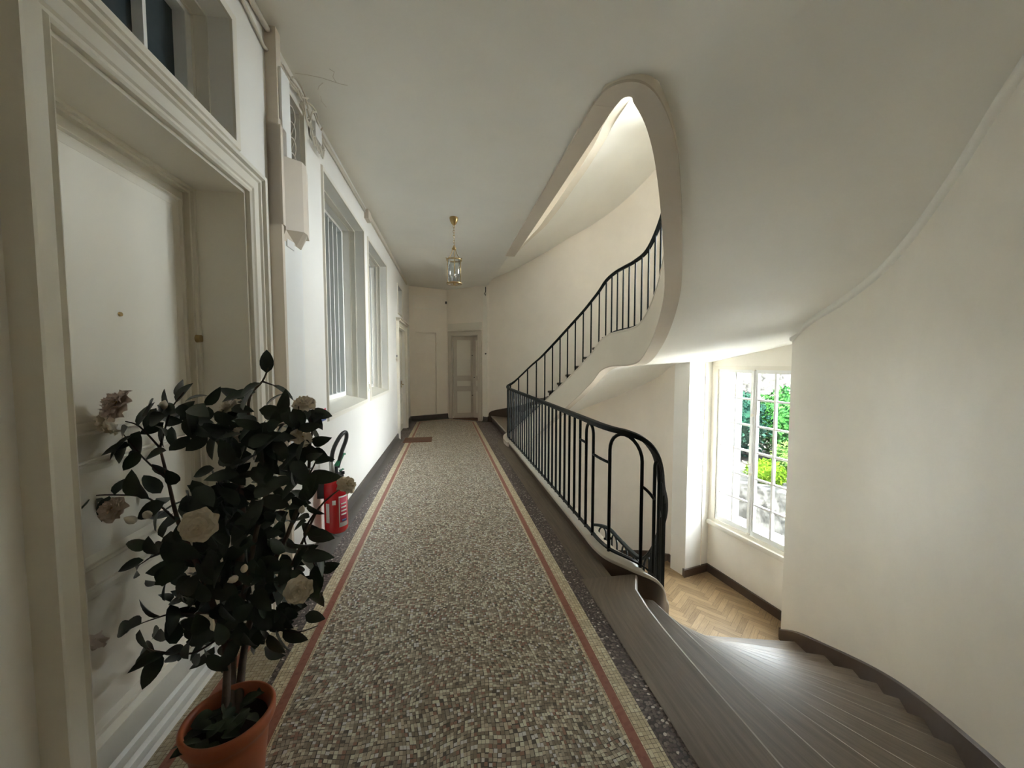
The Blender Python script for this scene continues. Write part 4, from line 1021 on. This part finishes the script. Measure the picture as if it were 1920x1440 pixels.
branch(tr, [base+Vector((-.01, -.01, 0)), P_(425, 1230, -.02), P_(405, 1150, -.05), P_(370, 1060, -.06), P_(335, 980, -.06), P_(315, 900, -.05), P_(300, 840, -.03)], .014, .004)
branch(tr, [P_(440, 1180), P_(460, 1100, -.05), P_(480, 1000, -.06), P_(500, 900, -.04), P_(470, 800, 0), P_(468, 745, 0), P_(492, 715, .0), P_(503, 690, 0)], .011, .0025)
branch(tr, [P_(450, 930), P_(420, 850, .03), P_(390, 800, .05), P_(360, 770, .03)], .009, .003)
branch(tr, [P_(470, 1160, .04), P_(530, 1090, .0), P_(570, 1010, -.05), P_(600, 950, -.06), P_(640, 915, -.05)], .008, .0025)
tr.build('trunk', M['bark'], pl, smooth=True)
fo = MB()
def leafat(x, y, d, ang_deg, L=.085, tilt=None, W_=.45):
    """leaf starting at photo point (x, y), pointing at ang_deg in the view (0 = right, 90 = up)"""
    p = P_(x, y, d); q = P_(x+60*math.cos(math.radians(ang_deg)), y-60*math.sin(math.radians(ang_deg)), d+rr.uniform(-.09, .09))
    leaf(fo, p, q-p, (rr.uniform(-.7, .7), rr.uniform(-1, -.1), rr.uniform(-.3, 1)), L, L*W_, rr.uniform(.0, .4))
twigs = [ # explicit outer twigs: points (x, y, d), leaf spots (x, y, angle)
 ([(300, 840, -.03), (262, 800, -.06), (235, 790, -.08)], [(258, 800, 60), (240, 800, 230), (250, 815, 215), (275, 780, 70), (262, 808, 250), (280, 790, 20)]),
 ([(300, 840, -.03), (320, 770, -.02), (345, 735, .0)], [(320, 772, 110), (330, 755, 60), (340, 745, 100), (325, 765, 200), (335, 760, 310), (310, 790, 0)]),
 ([(315, 900, -.05), (270, 860, -.08), (232, 815, -.08)], [(262, 850, 200), (245, 835, 190), (238, 828, 235), (285, 870, 330), (275, 858, 20), (262, 846, 230)]),
 ([(335, 980, -.06), (280, 935, -.1), (210, 928, -.12), (170, 930, -.12)], [(280, 935, 140), (250, 930, 100), (215, 928, 60), (175, 930, 90), (165, 932, 220), (205, 930, 250), (180, 935, 300), (165, 935, 260)]),
 ([(370, 1060, -.06), (310, 1035, -.1), (260, 1060, -.12)], [(300, 1040, 180), (290, 1040, 120), (270, 1050, 200), (262, 1060, 225), (310, 1060, 260)]),
 ([(405, 1150, -.05), (330, 1150, -.1), (290, 1160, -.12), (262, 1170, -.12)], [(265, 1170, 175), (262, 1172, 190), (262, 1180, 290), (300, 1155, 160), (250, 1172, 200)]),
 ([(405, 1200, -.05), (360, 1225, -.08), (300, 1222, -.1), (275, 1215, -.1)], [(345, 1225, 190), (330, 1222, 240), (290, 1220, 170), (275, 1218, 250), (310, 1225, 200), (345, 1220, 175), (300, 1222, 245)]),
 ([(580, 850, -.02), (585, 800, -.02), (575, 770, .0)], [(585, 830, 10), (580, 810, 160), (578, 790, 30), (585, 845, 330), (580, 800, 300), (582, 835, 190), (576, 775, 320), (578, 772, 350)]),
 ([(575, 900, 0), (590, 870, -.02), (600, 850, -.03)], [(592, 868, 20), (588, 875, 200), (595, 860, 130), (580, 890, 350), (590, 885, 250)]),
 ([(600, 950, -.06), (570, 1000, -.06), (590, 1060, -.08), (600, 1090, -.08)], [(575, 1000, 350), (580, 1010, 20), (585, 1030, 300), (590, 1060, 280), (595, 1075, 260), (580, 1020, 240)]),
 ([(470, 1160, .04), (520, 1180, -.02), (560, 1185, -.04), (596, 1173, -.04)], [(510, 1178, 150), (530, 1180, 330), (500, 1175, 10), (520, 1178, 280)]),
 ([(492, 715, 0), (520, 725, 0)], [(500, 700, 90), (490, 718, 200), (510, 722, 330), (480, 735, 190)]),
]
for pts, ls in twigs:
    tw = MB(); branch(tw, [P_(*p) for p in pts], .0042, .0018); tw.build('twig', M['twig'], pl, smooth=True)
    for x, y, a in ls: leafat(x, y, pts[-1][2]+rr.uniform(-.02, .02), a, rr.uniform(.08, .115), W_=.5)
blobs = [(400, 800, 55, 17), (470, 800, 55, 17), (540, 800, 42, 14), (310, 790, 35, 8), (360, 780, 35, 8), (450, 870, 65, 26), (520, 860, 45, 14), (430, 950, 70, 28), (340, 935, 45, 13), (560, 880, 35, 9), (555, 960, 40, 10),
         (480, 1030, 65, 26), (385, 1050, 60, 24), (300, 1000, 38, 9), (575, 1060, 36, 9), (430, 1120, 60, 26), (345, 1110, 48, 16), (510, 1120, 48, 17), (400, 1190, 50, 18), (330, 1180, 36, 8), (470, 1190, 42, 12), (560, 1130, 30, 8), (440, 1000, 70, 18), (500, 940, 40, 10)]
for x, y, r, n in blobs:
    for k in range(int(n*1.35)):
        a, q = rr.random()*6.283, r*math.sqrt(rr.random()); px_, py_ = x+q*math.cos(a)*.9, y+q*math.sin(a)*.9
        leafat(px_, py_, rr.uniform(-.17, .17), rr.uniform(150, 390) if rr.random() < .75 else rr.uniform(30, 150), rr.uniform(.075, .115), W_=rr.uniform(.44, .56))
fo.build('foliage', M['leaf'], pl, smooth=True)
def flower(x, y, d, r, face, mt='petal'):
    r *= 1.2
    c_ = P_(x, y, d); f_ = Vector(face).normalized(); a = f_.cross(Vector((0, 0, 1))); a = a.normalized() if a.length > .1 else Vector((1, 0, 0)); b2 = a.cross(f_)
    b = MB()
    for ring_, (n, rad, lift, el) in enumerate(((7, r, .10, .10), (7, r*.86, .18, .42), (6, r*.68, .25, .80), (5, r*.48, .30, 1.10), (4, r*.30, .3, 1.35))):
        for k in range(n):
            th_ = 2*math.pi*(k+.5*ring_+rr.uniform(-.12, .12))/n; out = a*math.cos(th_)+b2*math.sin(th_); sd = f_.cross(out)
            i = len(b.v); N = 4; M_ = 5; e2 = el+rr.uniform(-.12, .12)
            for p in range(N+1):
                t = p/N; wd = rad*.50*math.sin(math.pi*min(.97, .18+.62*t))*(1 if t < .9 else .8)
                rr_ = rad*math.sin(min(1.5, t*1.3))/1.0*math.cos(e2*.8); hh = rad*(math.sin(e2)*t*.8-.15*t*t)+r*.09*ring_
                for q in range(M_+1):
                    s_ = q/M_*2-1
                    pos = c_+out*(rr_*(1-.12*s_*s_))+sd*(wd*s_)+f_*(hh+.22*wd*s_*s_+.13*r*math.sin(3.2*s_+k*1.7)*t*t)
                    b.v.append(tuple(pos))
            for p in range(N):
                for q in range(M_):
                    u = i+p*(M_+1)+q; b.f.append((u, u+1, u+M_+2, u+M_+1)); b.mi.append(0)
    o = b.build('flower', M[mt], pl, smooth=True)
    b = MB(); b.lathe([(0, 0), (r*.10, 0), (r*.13, r*.1), (0, r*.2)], c_+f_*r*.15, 8); b.build('stamens', M['stamen'], o, smooth=True)
def bud(x, y, d, r, dr):
    c_ = P_(x, y, d); dr = Vector(dr).normalized(); pts = [c_+dr*(r*t) for t in (-1, -.7, -.2, .4, .9, 1.3)]
    b = MB(); b.tube(pts, [.001, r*.6, r*.8, r*.72, r*.4, .001], 12); b.build('bud', M['petal'], pl, smooth=True)
flower(222, 760, -.14, .056, (-.5, -.7, .5), 'petal_p'); flower(205, 792, -.12, .045, (-.8, -.3, -.3)); flower(373, 985, -.22, .052, (.25, -1, .15))
flower(560, 1106, -.18, .043, (.25, -1, .15)); flower(213, 955, -.17, .042, (-.2, -.8, .6), 'petal_p'); flower(432, 764, .02, .042, (-.6, -.4, .8))
flower(570, 758, -.02, .040, (.1, -.5, .9)); flower(565, 822, -.05, .040, (.6, -.2, .5)); flower(649, 910, -.05, .036, (.6, -.3, .7)); flower(180, 1198, -.14, .036, (-.8, -.2, -.5), 'petal_p')
flower(448, 815, -.02, .03, (.1, -.8, .5), 'petal_p'); flower(382, 952, -.02, .03, (.1, -.8, .5), 'petal_p')
bud(276, 965, -.2, .017, (.2, -.6, .6)); bud(246, 975, -.2, .018, (-.4, -.5, .5)); bud(458, 1066, -.22, .014, (.3, -.2, 1)); bud(438, 1086, -.22, .015, (-.8, -.2, -.3)); bud(306, 760, -.06, .018, (.5, -.2, 1)); bud(566, 956, -.1, .014, (.3, 0, 1))

# ------------------------------------------------------------------ garden outside the landing window
b = MB(); b.prism([(4.9, -6), (40, -6), (40, 40), (4.9, 40)], -4.2, -3.9); tag(b.build('garden_ground', M['ground']), kind='structure')
def rubble(b, A, B, z0, z1, th):
    T, l = plane(Vector((*A, 0)), Vector((*B, 0))); b.box(0, l, 0, th, z0, z1, T)
b = MB(); rubble(b, (5.9, 11.3), (9.6, 2.4), -3.9, -1.48, .4)
thing_mesh(b, 'retaining_wall', M['stone'], 'pale rubble retaining wall seen low through the landing window, below the shrubs', 'wall')
b = MB(); rubble(b, (10.0, 21.0), (17.5, 6.0), -3.9, 2.6, .5)
thing_mesh(b, 'garden_wall', M['stone'], 'tall pale rubble garden wall behind the hedge, seen in the top panes', 'wall')
b = MB(); b.prism([(6.3, 11.4), (10.0, 2.6), (17.6, 6.1), (10.2, 21.2)], -3.9, -1.62); tag(b.build('garden_terrace', M['stone']), kind='structure')
def shrub(name, cen, size, m_, label, n, seed, ls=.16):
    r_ = random.Random(seed); b = MB()
    for k in range(n):
        while True:
            p = Vector((r_.uniform(-1, 1), r_.uniform(-1, 1), r_.uniform(-1, 1)))
            if .55 < p.length < 1: break
        q = Vector((cen[0]+p.x*size[0], cen[1]+p.y*size[1], cen[2]+p.z*size[2])); d = Vector((r_.uniform(-1, 1), r_.uniform(-1, 1), r_.uniform(-.4, 1))).normalized()
        leaf(b, q, d, (r_.uniform(-1, 1), r_.uniform(-1, 1), r_.uniform(-.2, 1)), ls*r_.uniform(.7, 1.3), ls*.5, .3)
    n_ = 12; b.ring([[(cen[0]+size[0]*.8*math.cos(t)*math.cos(2*math.pi*k/n_), cen[1]+size[1]*.8*math.cos(t)*math.sin(2*math.pi*k/n_), cen[2]+size[2]*.8*math.sin(t)) for k in range(n_)] for t in [-1.5, -1, -.5, 0, .5, 1, 1.5]], True, False)
    thing_mesh(b, name, m_, label, 'shrub', smooth=False)
shrub('hedge_shrub', (9.3, 11.6, -.50), (1.15, 1.6, 1.18), M['hedge3'], 'dark blue-green conifer hedge in the panes left of the window centre bar', 4200, 1, .13)
shrub('hedge_shrub', (11.2, 10.2, -.50), (1.45, 2.1, 1.26), M['hedge'], 'bright green hedge in the upper right panes of the landing window', 6000, 2, .13)
shrub('flowering_shrub', (9.8, 8.6, -1.22), (.95, 1.25, .62), M['hedge4'], 'mottled yellow-green bush below the hedge on the right of the window', 3200, 4, .10)
shrub('low_bush', (8.05, 8.45, -1.33), (.44, .5, .34), M['hedge2'], 'low rounded lime green bush on top of the retaining wall', 1500, 6, .08)
